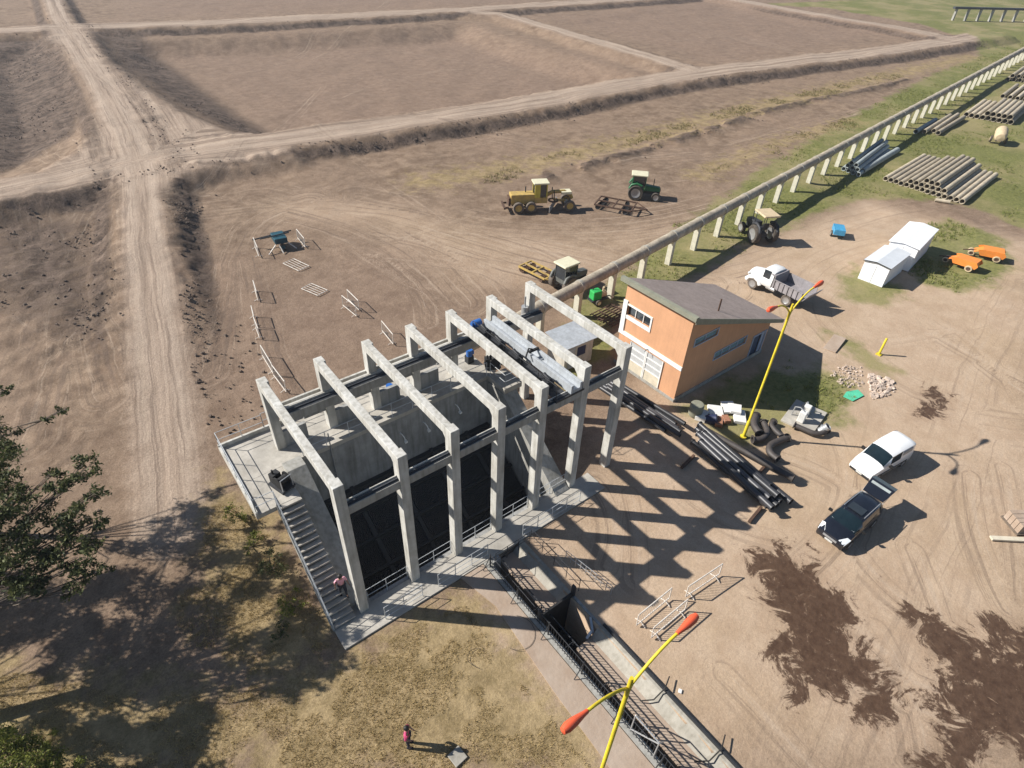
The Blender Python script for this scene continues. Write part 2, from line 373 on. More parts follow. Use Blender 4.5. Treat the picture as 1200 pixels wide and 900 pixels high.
    for (cx, cy, n_, ln, ang0) in ((430,290,9,110,.25), (90,340,8,90,1.5), (640,300,5,110,.2), (1050,560,7,190,1.2), (950,780,6,190,.9), (1090,400,5,130,.6), (760,230,6,140,-.25), (420,110,7,170,.05), (900,140,5,130,-.2), (220,190,6,120,-.2), (780,560,4,120,.7), (60,120,5,80,1.3), (820,45,4,120,.1)):
        for _ in range(n_):
            px, py = cx+rg_.gauss(0,ln*.45), cy+rg_.gauss(0,ln*.22); a = ang0+rg_.gauss(0,.35); cu = rg_.gauss(0,.5); pts = []
            for k in range(7):
                pts.append((px, py)); a += cu/6; px += math.cos(a)*ln/5; py += math.sin(a)*ln/5*.7
            pts = [q for q in pts if q[1] > -20]
            if len(pts) > 2: LB.append((pts, rg_.uniform(.9,1.5), rg_.uniform(.5,1)))
    trB, lat2, lon2 = layer(LB, np.zeros(N), np.full(N, 50.), np.zeros(N), np.full(N, 1e9))
    def polys(L, wd):
        o_ = np.zeros(N)
        for P in L: o_ = np.maximum(o_, soft(sdf(x, y, wpoly(P)), wd))
        return o_
    def lines(L):
        o_ = np.zeros(N)
        for P, hw, wd in L: o_ = np.maximum(o_, soft(hw-pl_dist(x, y, wpoly(P))[0], wd))
        return o_
    A['m_road'] = road; A['m_track'] = np.maximum(road*.9, trA); A['lat'] = lat; A['lon'] = lon; A['m_trk2'] = trB; A['lat2'] = lat2; A['lon2'] = lon2; A['rlat'] = rlat; A['rlon'] = rlon
    A['m_yard'] = polys([[(560,740),(690,560),(760,470),(800,330),(900,280),(1010,235),(1230,290),(1230,900),(720,900)]], 5); A['m_yard'] = np.maximum(A['m_yard'], .56*polys([[(235,252),(330,222),(480,232),(620,260),(760,252),(850,236),(800,325),(690,345),(590,352),(520,362),(470,312),(400,272),(300,262)]], 6))
    A['m_green'] = polys([[(655,400),(690,345),(800,265),(905,190),(1000,135),(1105,82),(1220,40),(1220,275),(1120,235),(1010,232),(930,262),(870,285),(800,330),(740,350),(700,390)],
                          [(1075,330),(1060,275),(1110,255),(1180,280),(1185,320),(1130,345)], [(985,330),(1000,310),(1060,340),(1040,362),(990,350)],
                          [(800,480),(850,440),(960,430),(1000,450),(985,490),(900,500),(860,520)], [(960,385),(1005,400),(1060,435),(1035,440),(985,405)],
                          [(880,5),(1000,0),(1220,-20),(1220,45),(1150,52),(1080,28),(960,8)], [(645,420),(700,380),(720,420),(660,450)],
                          [(1140,45),(1230,30),(1230,70),(1150,70)], [(-40,900),(-40,820),(50,850),(120,900)]], 3.2)
    A['m_dry'] = np.maximum(polys([[(400,765),(470,725),(560,695),(590,740),(650,800),(690,860),(715,920),(300,920),(300,800)], [(255,560),(330,600),(340,680),(400,760),(300,800),(230,700)], [(-40,790),(120,790),(330,830),(250,920),(-40,920)]], 2.8),
                     lines([([(500,212),(600,196),(690,176),(780,154),(870,128),(960,108),(1060,84),(1140,66)], 2.0, 5.5), ([(1000,140),(900,172),(820,205)], 1.2, 5)]))
    A['m_wet'] = polys([[(880,651),(936,642),(972,684),(996,710),(1005,741),(1027,782),(1058,806),(1064,822),(1040,850),(1008,844),(1008,813),(958,813),(936,813),(905,766),(912,729),(886,682)],
                        [(1076,720),(1139,744),(1163,757),(1151,723),(1230,750),(1230,862),(1151,878),(1129,905),(1083,905),(1114,869),(1107,835),(1083,822),(1120,794),(1089,760)],
                        [(1056,690),(1076,720),(1100,775),(1085,780)], [(1076,478),(1100,458),(1108,462),(1098,484),(1078,490)]], 1.9)
    bk = np.zeros(N)
    for k_, P in enumerate(RP):
        d, la, lo = pl_dist(x, y, P); hw, bw = ROADS[k_][1:]
        bk = np.maximum(bk, np.clip(1-np.abs(d-hw-bw*.62)/(bw*.62), 0, 1)*(.9 if k_ != 3 else .35)*np.clip(lo/25-.25, 0, 1))
    A['m_dark'] = np.clip(np.maximum.reduce([bk, heap*1.3, 1.0*soft(sdf(x, y, wpoly([(-80,62),(20,56),(58,56),(92,104),(98,142),(86,166),(0,200),(-80,212)], -1.2)), 3), 1.0*soft(sdf(x, y, wpoly([(118,40),(165,46),(215,80),(265,118),(330,156),(280,156),(205,122),(145,78)], -.6)), 4), .55*polys([[(205,250),(235,245),(245,400),(240,470),(225,440)]], 3),  # mask holds dark soil and the painted shade of the basin bank
                                             np.maximum(.74*polys([[(-40,250),(110,246),(142,330),(125,430),(-40,350)]], 6), .95*polys([[(-60,240),(60,232),(135,226),(140,248),(60,252),(-60,262)]], 2))]), 0, 1)
    A['m_pink'] = polys([[(640,20),(860,-5),(1060,40),(850,76)], [(180,50),(540,30),(760,85),(480,133),(320,158)], [(160,-30),(800,-60),(600,5),(160,22)], [(230,330),(480,300),(560,400),(330,480),(250,480)]], 8)
    for k_, arr in A.items():
        at_ = me.attributes.new(k_, 'FLOAT', 'POINT'); at_.data.foreach_set('value', arr.astype(np.float32))
    o = bpy.data.objects.new('ground', me); COL.objects.link(o); tag(o, 'bare tan and brown earth of the site with worn tracks and grass patches', 'ground', kind='structure')
    me.materials.append(ground_mat()); return o

def ground_mat():
    m_ = bpy.data.materials.new('site_earth'); m_.use_nodes = True; n = m_.node_tree.nodes; l = m_.node_tree.links
    b = n['Principled BSDF']; b.inputs['Roughness'].default_value = .95; b.inputs['Specular IOR Level'].default_value = .15
    geo = n.new('ShaderNodeNewGeometry'); P = geo.outputs['Position']
    def attr(k):
        a = n.new('ShaderNodeAttribute'); a.attribute_name = k; return a.outputs['Fac']
    def noise(sc_, det=6, rough=.6, vec=None, dist=0):
        t = n.new('ShaderNodeTexNoise'); t.inputs['Scale'].default_value = sc_; t.inputs['Detail'].default_value = det; t.inputs['Roughness'].default_value = rough; t.inputs['Distortion'].default_value = dist
        l.new(vec or P, t.inputs['Vector']); return t.outputs['Fac']
    def math_(op, a, b_, c_=None):
        t = n.new('ShaderNodeMath'); t.operation = op
        for i, q in enumerate((a, b_, c_)):
            if q is None: continue
            if isinstance(q, (int, float)): t.inputs[i].default_value = q
            else: l.new(q, t.inputs[i])
        return t.outputs[0]
    def ss(v_, lo, hi, t0=0., t1=1.):
        t = n.new('ShaderNodeMapRange'); t.interpolation_type = 'SMOOTHSTEP'; t.inputs[1].default_value = lo; t.inputs[2].default_value = hi; t.inputs[3].default_value = t0; t.inputs[4].default_value = t1
        l.new(v_, t.inputs[0]); return t.outputs[0]
    def mix(f_, a, b_, blend='MIX'):
        t = n.new('ShaderNodeMix'); t.data_type = 'RGBA'; t.blend_type = blend
        for i, q in ((0, f_), (6, a), (7, b_)):
            if isinstance(q, (int, float)): t.inputs[i].default_value = q
            elif isinstance(q, tuple): t.inputs[i].default_value = (*q, 1)
            else: l.new(q, t.inputs[i])
        return t.outputs[2]
    big = noise(.07, 7, .68); mid = noise(.45, 10, .74); rag = noise(.75, 12, .8); fine = noise(2.6, 8, .7); grit = noise(11, 6, .75); gr2 = noise(34, 3, .7)
    def edge(mask, amt=.6, w_=.12, nz=None):
        s_ = math_('ADD', mask, math_('MULTIPLY', math_('SUBTRACT', nz or mid, .5), amt)); return ss(s_, .5-w_, .5+w_)
    # bare soil
    c = mix(ss(mid, .36, .64), (.158,.108,.074), (.285,.207,.145))
    c = mix(ss(big, .42, .60), c, mix(ss(rag, .36, .64), (.19,.132,.092), (.295,.212,.15)))
    c = mix(math_('MULTIPLY', attr('m_pink'), .65), c, mix(ss(rag, .34, .66), (.185,.126,.092), (.275,.195,.145)))
    yd = mix(ss(mid, .3, .72), (.37,.268,.178), (.46,.345,.238)); yd = mix(ss(big, .38, .6), yd, mix(ss(mid, .35, .65), (.40,.29,.20), (.47,.355,.255)))
    c = mix(edge(attr('m_yard'), .5, .3, big), c, yd)
    # streaks along tracks
    def streak(la, lo, k, m_, dist=.6, warp=0.0):
        cx = n.new('ShaderNodeCombineXYZ')
        if warp: la = math_('ADD', la, math_('MULTIPLY', math_('SUBTRACT', noise(.16, 4, .6), .5), warp))
        l.new(math_('MULTIPLY', la, k), cx.inputs[0]); l.new(math_('MULTIPLY', lo, m_), cx.inputs[1])
        return noise(1.0, 7, .7, cx.outputs[0], dist)
    st = streak(attr('lat'), attr('lon'), 2.1, .04, .3, 1.0)
    st2 = streak(attr('rlat'), attr('rlon'), .9, .02, .25, .45)
    st3 = streak(attr('lat2'), attr('lon2'), 2.6, .05, .25, .3)
    rd = edge(attr('m_road'), .7, .25)
    c = mix(math_('MULTIPLY', rd, .85), c, mix(ss(st2, .33, .62), (.225,.168,.127), (.46,.36,.28)))
    ab = math_('ABSOLUTE', attr('rlat'), None); ruts = math_('MULTIPLY', ss(math_('ABSOLUTE', math_('SUBTRACT', ab, 1.05), None), .75, .2), rd)
    c = mix(math_('MULTIPLY', ruts, ss(mid, .3, .6, .15, .5)), c, (.47,.375,.295))
    tk = edge(attr('m_track'), .7, .35)
    c = mix(math_('MULTIPLY', tk, ss(st, .52, .62, 0, .60)), c, (.15,.108,.082))
    c = mix(math_('MULTIPLY', tk, ss(st, .47, .33, 0, .62)), c, (.42,.33,.25))
    t2 = edge(attr('m_trk2'), .8, .3)
    c = mix(math_('MULTIPLY', t2, ss(st3, .52, .60, 0, .5)), c, (.15,.108,.08))
    c = mix(math_('MULTIPLY', t2, ss(st3, .47, .39, 0, .5)), c, (.45,.355,.27))
    # freshly cut soil, with shade of banks turned from the sun painted in
    dk = math_('MULTIPLY', edge(attr('m_dark'), 1.1, .22, rag), math_('SUBTRACT', 1.0, math_('MULTIPLY', rd, .75)))
    gul = streak(math_('MULTIPLY', attr('rlat'), .16), math_('MULTIPLY', attr('rlon'), 1.0), 1.0, .9, .8)
    c = mix(math_('MULTIPLY', dk, .92), c, mix(ss(rag, .40, .60), (.06,.043,.034), (.165,.12,.093)))
    c = mix(math_('MULTIPLY', dk, ss(gul, .52, .66, 0, .6)), c, (.24,.18,.14)); c = mix(math_('MULTIPLY', dk, ss(gul, .46, .34, 0, .5)), c, (.06,.043,.034))
    # grass
    gd = edge(attr('m_green'), 1.0, .14, noise(.33, 8, .7)); gcol = mix(ss(fine, .3, .7), (.095,.118,.03), (.215,.215,.068)); gcol = mix(ss(big, .42, .62), gcol, (.27,.235,.11))
    c = mix(math_('MULTIPLY', gd, .9), c, gcol)
    dy = edge(attr('m_dry'), 1.75, .22, noise(.6, 8, .7)); dcol = mix(ss(rag, .34, .64), (.20,.15,.066), (.39,.295,.155))
    c = mix(math_('MULTIPLY', dy, .78), c, dcol)
    # wet mud
    wn = n.new('ShaderNodeMapping'); wn.inputs['Scale'].default_value = (2.0, .8, 1); wn.inputs['Rotation'].default_value = (0, 0, R(28)); l.new(P, wn.inputs[0])
    wsn = math_('ADD', math_('MULTIPLY', noise(.6, 12, .76, None, .9), .9), math_('MULTIPLY', noise(1.6, 8, .75, wn.outputs[0], .5), .10))
    wt = edge(attr('m_wet'), 2.5, .07, wsn)
    wt = math_('MULTIPLY', wt, math_('MULTIPLY', ss(noise(1.5, 12, .8, None, .6), .33, .43), ss(noise(1.9, 6, .65, wn.outputs[0], .3), .29, .35)))
    c = mix(wt, c, mix(ss(fine, .3, .7), (.078,.046,.030), (.135,.085,.056)))
    damp = edge(attr('m_wet'), 1.6, .5, wsn); c = mix(math_('MULTIPLY', damp, .5), c, mix(1.0, c, (.55,.48,.43), 'MULTIPLY'))
    # grain everywhere
    gs = math_('SUBTRACT', 1.0, math_('MULTIPLY', attr('m_yard'), .55)); c = mix(gs, c, mix(1.0, c, mix(ss(grit, .25, .75), (.68,.67,.66), (1.2,1.2,1.2)), 'MULTIPLY'))
    c = mix(1.0, c, mix(ss(gr2, .3, .7), (.86,.86,.86), (1.09,1.09,1.09)), 'MULTIPLY')
    l.new(c, b.inputs['Base Color'])
    l.new(math_('SUBTRACT', .95, math_('MULTIPLY', wt, .45)), b.inputs['Roughness'])
    hgt = math_('ADD', math_('MULTIPLY', grit, .35), math_('ADD', math_('MULTIPLY', fine, .8), math_('MULTIPLY', math_('MULTIPLY', st, tk), .7)))
    ydm = math_('SUBTRACT', 1.0, math_('MULTIPLY', attr('m_yard'), .62)); hgt = math_('MULTIPLY', hgt, ydm); hgt = math_('ADD', hgt, math_('MULTIPLY', math_('MULTIPLY', dk, rag), 3.0)); hgt = math_('ADD', hgt, math_('MULTIPLY', rag, .9))
    bp = n.new('ShaderNodeBump'); bp.inputs['Strength'].default_value = .6; bp.inputs['Distance'].default_value = .13
    l.new(hgt, bp.inputs['Height']); l.new(bp.outputs[0], b.inputs['Normal'])
    return m_
ground()

# ------------------------------------------------------------------ concrete intake structure
XS = [0, 2.92, 5.60, 8.25, 10.90, 13.79, 16.80]; CW, H, W = .47, 9.17, 8.69
def railing(name, pts, parent, mt, h=1.0, rails=(1.0, .55), step=1.5, r=.018, post=.021):
    mb = MB(); pts = [V3(p) for p in pts]
    for z in rails: mb.tube([p+Vector((0,0,z)) for p in pts], r, 6)
    for a, b in zip(pts[:-1], pts[1:]):
        L = (b-a).length; k = max(1, round(L/step))
        for i in range(k+1):
            p = a.lerp(b, i/k); mb.tube([p, p+Vector((0,0,h))], post, 6)
    return mb.build(name, mt, parent, 40)
def intake():
    t = empty('concrete_intake_structure', (0,0,0), 0, 'large open concrete intake structure of seven tall portal frames with stairs at its left end', 'intake structure')
    c = M['concrete']
    for i, x in enumerate(XS):
        f = MB().box(x+.0, x+.37, .50, W-.50, H-.46, H-.004).build('portal_beam', c, t, bevel=.02)
        MB().box(x, x+CW, 0, .52, -.2, H).build('column', c, f, bevel=.025)
        MB().box(x, x+CW, W-.52, W, 4.6 if i < 5 else -.1, H).build('column', c, f, bevel=.025)
        # haunches under the beam ends
        MB().yz([(.52,H-.46),(.82,H-.46),(.52,H-.80)], x+.04, x+.33).build('haunch', c, f)
        if i == 6:
            MB().tube([(x-.22,W-.36,6.0),(x-.22,W-.36,7.7)], .23, 16).tube([(x-.22,W-.36,7.7),(x-.22,W-.36,8.4)], .06, 8).build('hoist_cylinder', M['galv'], f, 40)
    # crane runways
    for nm, y0, y1, z0, z1, ry in (('near', .03, .33, 7.26, 7.74, .19), ('far', 7.72, 8.14, 6.62, 7.16, 7.93)):
        mb = MB()
        xa = [CW]+[x+CW for x in XS[1:-1]]; xb = XS[1:]
        if nm == 'near':
            for a, b in zip(xa, xb): mb.box(a, b, y0, y1, z0, z1)
        else: mb.box(.5, 17.6, y0, y1, z0, z1)
        rb = mb.build('runway_beam', M['concrete_grey'], t, bevel=.012)
        mb = MB(); mr = MB()
        for a, b in (zip(xa, xb) if nm == 'near' else [(.5, 17.6)]):
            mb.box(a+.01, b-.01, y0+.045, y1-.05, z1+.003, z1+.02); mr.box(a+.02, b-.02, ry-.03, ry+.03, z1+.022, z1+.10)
        mb.build('rail_shade_strip', M['runway'], rb); mr.build('crane_rail', M['runway'], rb)  # dark strip along the beam top stands in for its shade
        mr = MB()
        for a, b in (zip(xa, xb) if nm == 'near' else [(.5, 17.6)]): mr.box(a+.01, b-.01, y1-.045, y1+.0, z1+.002, z1+.16)
        mr.build('rail_kerb', M['concrete'], rb)
    mb = MB()
    for a, b in zip([x+CW for x in XS[:-2]], XS[1:-1]): mb.box(a, b, 8.2, 8.32, 6.9, 7.3); mb.box(a, b, 8.56, 8.68, 6.9, 7.3); mb.box(a, b, 8.32, 8.56, 6.9, 6.98)
    mb.build('cable_trough', c, t)
    # low walls of the machine deck between the columns
    mb = MB()
    for i in (0, 1, 2, 3): mb.box(XS[i]+CW, XS[i]+CW+1.25, 8.22, 8.42, 4.7, 5.75); mb.box(XS[i]+CW+1.25, XS[i+1], 8.3, 8.42, 5.95, 6.25)
    mb.build('deck_wall', M['concrete_dark'], t)
    # deck with left landing
    d = MB().box(-2.45, 13.2, 7.0, 10.2, 4.42, 4.70).box(-2.45, -.28, 4.62, 6.998, 4.42, 4.698).box(-.28, .72, 6.3, 6.998, 4.42, 4.696).build('machine_deck', M['slab'], t, bevel=.015)
    MB().box(12.75, 14.1, 5.3, 6.998, 4.35, 4.72).box(12.9, 13.9, 5.45, 6.9, .0, 4.35).build('right_landing', M['slab'], t, bevel=.015)
    MB().box(-2.44, 13.1, 10.06, 10.19, 4.702, 4.95).box(-2.44, -2.32, 4.64, 10.05, 4.702, 4.86).build('deck_kerb', M['concrete'], t)
    MB().box(-.2, 13.1, 9.7, 9.95, -.1, 4.42).build('deck_support_wall', M['concrete_grey'], t)
    # chamber
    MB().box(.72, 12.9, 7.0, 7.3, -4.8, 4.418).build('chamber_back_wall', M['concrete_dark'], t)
    MB().yz([(6.95,4.95),(6.2,4.95),(.56,.35),(.56,-4.8),(6.95,-4.8)], -.26, .72).build('stair_side_wall', M['concrete_grey'], t, bevel=.015)
    MB().yz([(6.95,4.3),(5.4,4.3),(-.05,.08),(.0,-.1),(.56,-4.8),(6.95,-4.8)], 12.72, 13.74).build('right_side_wall', M['concrete_grey'], t, bevel=.015)
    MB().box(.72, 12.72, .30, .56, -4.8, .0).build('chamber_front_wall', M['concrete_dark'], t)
    mb = MB(); a = math.atan2(4.2, 6.2)
    for i in range(120):
        x = .78+i*.099; mb.add([(x,6.95,.9),(x+.055,6.95,.9),(x+.055,.6,-3.4),(x,.6,-3.4),(x,6.95,.72),(x+.055,6.95,.72),(x+.055,.6,-3.58),(x,.6,-3.58)], [(0,1,2,3),(0,4,5,1),(1,5,6,2),(2,6,7,3),(3,7,4,0)])
    mb.box(.76, 12.7, 6.7, 6.98, .62, .9)
    for q in (.2, .42, .64, .86):
        y_, z_ = 6.95-6.35*q, .9-4.3*q; mb.box(.76, 12.7, y_-.09, y_+.09, z_+.02, z_+.16)
    for x_ in XS[1:5]: mb.add([(x_,6.95,1.02),(x_+.22,6.95,1.02),(x_+.22,.6,-3.28),(x_,.6,-3.28),(x_,6.95,.85),(x_+.22,6.95,.85),(x_+.22,.6,-3.45),(x_,.6,-3.45)], [(0,1,2,3),(0,4,5,1),(1,5,6,2),(2,6,7,3),(3,7,4,0)])
    mb.build('trash_rack', M['rack'], t)
    MB().box(.73, 12.71, .57, 6.99, -4.2, -4.0).build('sump_floor', M['rack'], t)
    for q in ((470,510), (497,497), (534,476)):
        p = CAM + (at(*q)-CAM)*((6.9-CAM[1])/(at(*q)[1]-CAM[1])); x, y, z = p
        MB().tube([(x,6.99,z+.12),(x,6.75,z+.16),(x+.05,6.6,z+.02),(x+.08,6.55,z-.2)], .035, 8).obox((x+.09,6.53,z-.28), (.16,.16,.14)).build('wall_outlet', M['whitepaint'], t, 40)
    MB().tube([(2.35,6.93,5.6),(2.35,6.93,1.5)], .035, 8).build('stand_pipe', M['galv'], t, 40)
    # stairs
    n = 20; y0, y1 = 4.62, -.05; mb = MB(); dy = (y0-y1)/n; dz = 4.7/n
    for i in range(n):
        ya = y1+i*dy; z = (i+1)*dz - .02
        mb.box(-1.36, -.29, ya, ya+dy+.03, z-.09, z)
    mb.build('stair_treads', M['slab'], t)
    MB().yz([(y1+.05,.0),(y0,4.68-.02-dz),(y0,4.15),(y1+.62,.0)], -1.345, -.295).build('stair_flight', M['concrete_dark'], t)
    MB().yz([(y1,.12),(y0,4.82),(y0,4.35),(y1+.3,.0),(y1,.0)], -1.47, -1.365).build('stair_stringer', M['concrete_grey'], t)
    railing('stair_railing', [(-1.42,y1,.1),(-1.42,y0,4.8)], t, M['rail'], .95, (.95,.5), .75)
    for pts in ([(-2.38,4.7,4.8),(-2.38,10.12,4.8)], [(-2.38,10.12,4.8),(.0,10.12,4.8)], [(-2.38,4.7,4.7),(-1.42,4.7,4.7)], [(.9,7.06,4.7),(12.7,7.06,4.7)], [(12.85,5.4,4.7),(12.85,6.9,4.7)], [(12.85,5.4,4.7),(13.95,5.4,4.7)], [(.0,10.12,4.9),(13.0,10.12,4.9)]):
        railing('deck_railing', pts, t, M['rail'], 1.0, (1.0,.5), 1.3)
    # front walkway
    s = MB().box(-1.42, 15.6, -1.22, .29, -.12, .055).build('front_walkway', M['slab'], t, bevel=.015)
    MB().box(-1.42, .72, .292, .56, -.12, .05).build('walkway_infill', M['slab'], t)
    for a, b in zip([x+CW for x in XS[:5]], XS[1:6]): railing('walkway_railing', [(a+.05,.42,.0),(b-.05,.42,.0)], t, M['rail'], 1.0, (1.0,.5), 1.3)
    for a, b in ((.85,2.95),(3.9,7.0)): railing('walkway_railing', [(a,-.98,.055),(b,-.98,.055)], t, M['rail'], 1.0, (1.0,.55,.15), 1.2)
    railing('walkway_railing', [(9.3,-1.12,.055),(13.6,-1.12,.055)], t, M['rail'], 1.0, (1.0,.55,.15), 1.2)
    return t
intake()

def crane():
    t = empty('overhead_crane', (12.95, .0, 7.75), 0, 'travelling bridge crane with silver girder near the right end of the intake', 'bridge crane')
    MB().box(0, .16, .0, 7.75, .10, .62).box(.62, .78, .0, 7.75, .10, .62).box(.16, .62, .0, 7.75, .10, .30).build('girder', M['tin'], t, bevel=.01)
    g = MB().box(-.95, -.12, .1, 7.6, .08, .14).build('walkway_grating', M['darksteel'], t)
    for y in (1.0, 3.6, 5.2, 6.6): MB().box(-.8, -.3, y, y+.75, .141, .55).tube([(-.55,y+.1,.55),(-.55,y+.6,.7)], .12, 10).build('hoist_unit', M['darksteel'], t)
    railing('crane_railing', [(-.9,.15,.14),(-.9,7.55,.14)], t, M['darksteel'], .8, (.8,.4), 1.5)
    for y in (-.02, 7.74): MB().box(-1.0, .95, y, y+.3, -.02, .1).tube([(-.8,y+.15,-.0),(-.8,y+.2,.02)], .1, 10).build('end_carriage', M['darksteel'], t)
    MB().tube([(-.6,7.95,.35),(-.1,7.95,.35)], .24, 14).box(-.5, -.2, 7.75, 8.15, .1, .2).tube([(-.72,7.95,.35),(-.6,7.95,.35)], .18, 12).build('drive_motor', M['bluemotor'], t, 40)
    mb = MB(); mb.box(.05,.72,3.5,3.62,.625,.75); mb.tube([(-.3,3.4,.6),(.0,3.55,.95),(.3,3.6,.75)], .05, 8)
    mb.build('cable_festoon', M['blacksteel'], t)
crane()
def winch(loc, label, rz=0, s=1.0):
    t = empty('gate_winch', loc, rz, label, 'winch', 'black winches on the deck')
    MB().box(-.4*s,.4*s,-.55*s,.55*s,.12,.2).box(-.35*s,-.25*s,-.5*s,.5*s,0,.12).box(.25*s,.35*s,-.5*s,.5*s,0,.12).build('skid', M['darksteel'], t)
    MB().lathe([(0,-.3),(.34*s,-.3),(.34*s,-.25),(.2*s,-.25),(.2*s,.25),(.34*s,.25),(.34*s,.3),(0,.3)], 18, Matrix.Translation((0,-.15*s,.55)) @ Matrix.Rotation(R(90),4,'Y')).build('drum', M['blacksteel'], t, 40)
    MB().box(-.25*s,.2*s,.2*s,.55*s,.2,.75).tube([(-.1,.38*s,.75),(-.1,.38*s,1.0)], .05).build('engine', M['blackplastic'], t)
    MB().tube([(.3*s,-.5*s,.2),(.3*s,-.5*s,.95),(-.3*s,-.5*s,.95),(-.3*s,-.5*s,.2)], .03, 6).build('guard_frame', M['galv'], t)
winch(at(331,570,4.7), 'black winch standing at the head of the concrete stairs', .3)
winch(at(577,430,4.7), 'black winch on the right end of the machine deck below the crane', 1.1, .9)
def deck_motor(px, label):
    p = at(*px, 4.7); t = empty('deck_motor', p, 0, label, 'motor')
    MB().box(-.22,.22,-.2,.2,0,.5).build('pedestal', M['darksteel'], t); MB().tube([(0,0,.5),(0,0,.95)], .2, 14).box(.2,.3,-.1,.1,.55,.8).build('casing', M['bluemotor'], t, 40)
deck_motor((458,466), 'small blue electric motor on the deck between the middle columns')
deck_motor((550,424), 'small blue motor standing on the deck left of the right hand winch')

# ------------------------------------------------------------------ canal running from the intake towards the camera
def canal():
    t = empty('concrete_canal', (0,0,0), 0, 'sunken concrete canal with pale right wall leading away from the intake walkway', 'canal')
    MB().box(6.55, 6.9, -24, -1.24, -3.2, .06).build('left_wall', M['concrete_grey'], t)
    for ya, yb in ((-24,-7.5),(-5.4,-1.24)):
        MB().xz([(8.55,-.55),(9.06,.03),(9.2,.04),(9.2,-3.2),(8.55,-3.2)], ya, yb).build('right_bank_wall', M['bankwall'], t, bevel=.01)
        MB().box(7.62, 8.549, ya, yb, -3.2, -.55).build('middle_shelf', M['path'], t)
    MB().box(9.06, 9.2, -7.499, -5.401, -3.2, .04).build('pit_wall', M['concrete_dark'], t)
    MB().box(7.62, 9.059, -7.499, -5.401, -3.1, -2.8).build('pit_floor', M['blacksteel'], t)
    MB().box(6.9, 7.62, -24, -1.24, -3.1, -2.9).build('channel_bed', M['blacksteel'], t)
    MB().box(6.9, 7.52, -1.5, -1.24, -3.2, .0).build('head_wall', M['concrete_dark'], t)
    MB().box(9.201, 9.29, -24, -7.6, -.05, .18).build('kerb_lip', M['darksteel'], t)  # dark colour stands in for the shadow line along the kerb
    # cross gate
    g = MB().box(6.93, 9.05, -5.52, -5.405, -2.7, .28).build('sluice_gate', M['blacksteel'], t)
    MB().box(6.86, 6.98, -5.58, -5.36, .07, .85).box(9.07, 9.19, -5.58, -5.36, .06, .85).build('gate_post', M['darksteel'], g)
    MB().bar((8.75,-7.42,-.4),(9.0,-6.9,.06),.12).bar((8.35,-7.45,-.5),(8.7,-7.4,-.2),.12).build('gate_strut', M['galv'], t)
    railing('gate_railing', [(9.5,-1.6,.1),(9.5,-5.5,.1)], t, M['darksteel'], 1.0, (1.0,.5), .9)
    railing('gate_railing', [(7.0,-1.7,.06),(9.3,-1.7,.06)], t, M['darksteel'], 1.0, (1.0,.5), .8)
    railing('gate_railing', [(10.3,-3.6,.02),(10.75,-6.6,.02)], t, M['galv'], .7, (.7,.35), .35)
    for y in (-11.3, -14.4):
        MB().tube([(9.8,y,.25),(9.2,y-.25,.3),(8.6,y-.2,-.1),(8.2,y+.2,-.4)], .03, 6).build('loose_hose', M['cable'], t)
    # inclined steel frame on the floor, left and middle
    mb = MB()
    for x in (7.56,): mb.tube([(x,-1.6,-.1),(x,-24,-.1)], .035, 6)
    for y in np.arange(-2.5, -24, -2.4): mb.tube([(6.9,y,-.1),(7.56,y,-.1)], .025, 6); mb.tube([(7.56,y,-.1),(7.56,y,-.55)], .03, 6)
    mb.build('guard_frame', M['darksteel'], t)
    MB().prism([(4.55,-24),(6.5,-24),(6.5,-1.26),(5.1,-1.26),(5.6,-3.6),(5.2,-8.5)], -.1, .03).build('side_path', M['path'], t)
    return t
canal()
def rebar_fence():
    t = empty('rebar_fence', (6.72,-1.6,.06), 0, 'long black fence of closely set steel bars along the left edge of the canal', 'fence')
    mb = MB(); mr = MB(); mp = MB()
    L = 19.0
    for i in range(int(L/.17)): mb.tube([(0,-i*.17,.0),(0,-i*.17,1.02)], .016, 4)
    for z in (.15, 1.0): mr.tube([(0,0,z),(0,-L,z)], .022, 6)
    for i in range(9): y = -i*L/8; mp.tube([(0,y,0),(0,y,1.08)], .04, 6); mp.tube([(0,y,.9),(-.45,y,.0)], .025, 6)
    mb.build('bars', M['darksteel'], t); mr.build('rail', M['darksteel'], t); mp.build('post', M['darksteel'], t)
    fr = MB()
    for a, b in (((.0,-10.2,.1),(.0,-10.2,1.5)),((.0,-11.5,.1),(.0,-11.5,1.5)),((.0,-10.2,1.5),(.0,-11.5,1.5)),((0,-10.2,.2),(0,-11.5,1.4)),((.7,-10.3,.3),(.0,-10.2,1.5)),((.7,-11.4,.3),(0,-11.5,1.5))): fr.tube([a,b], .035, 6)
    fr.build('gate_brace', M['galv'], t)
rebar_fence()

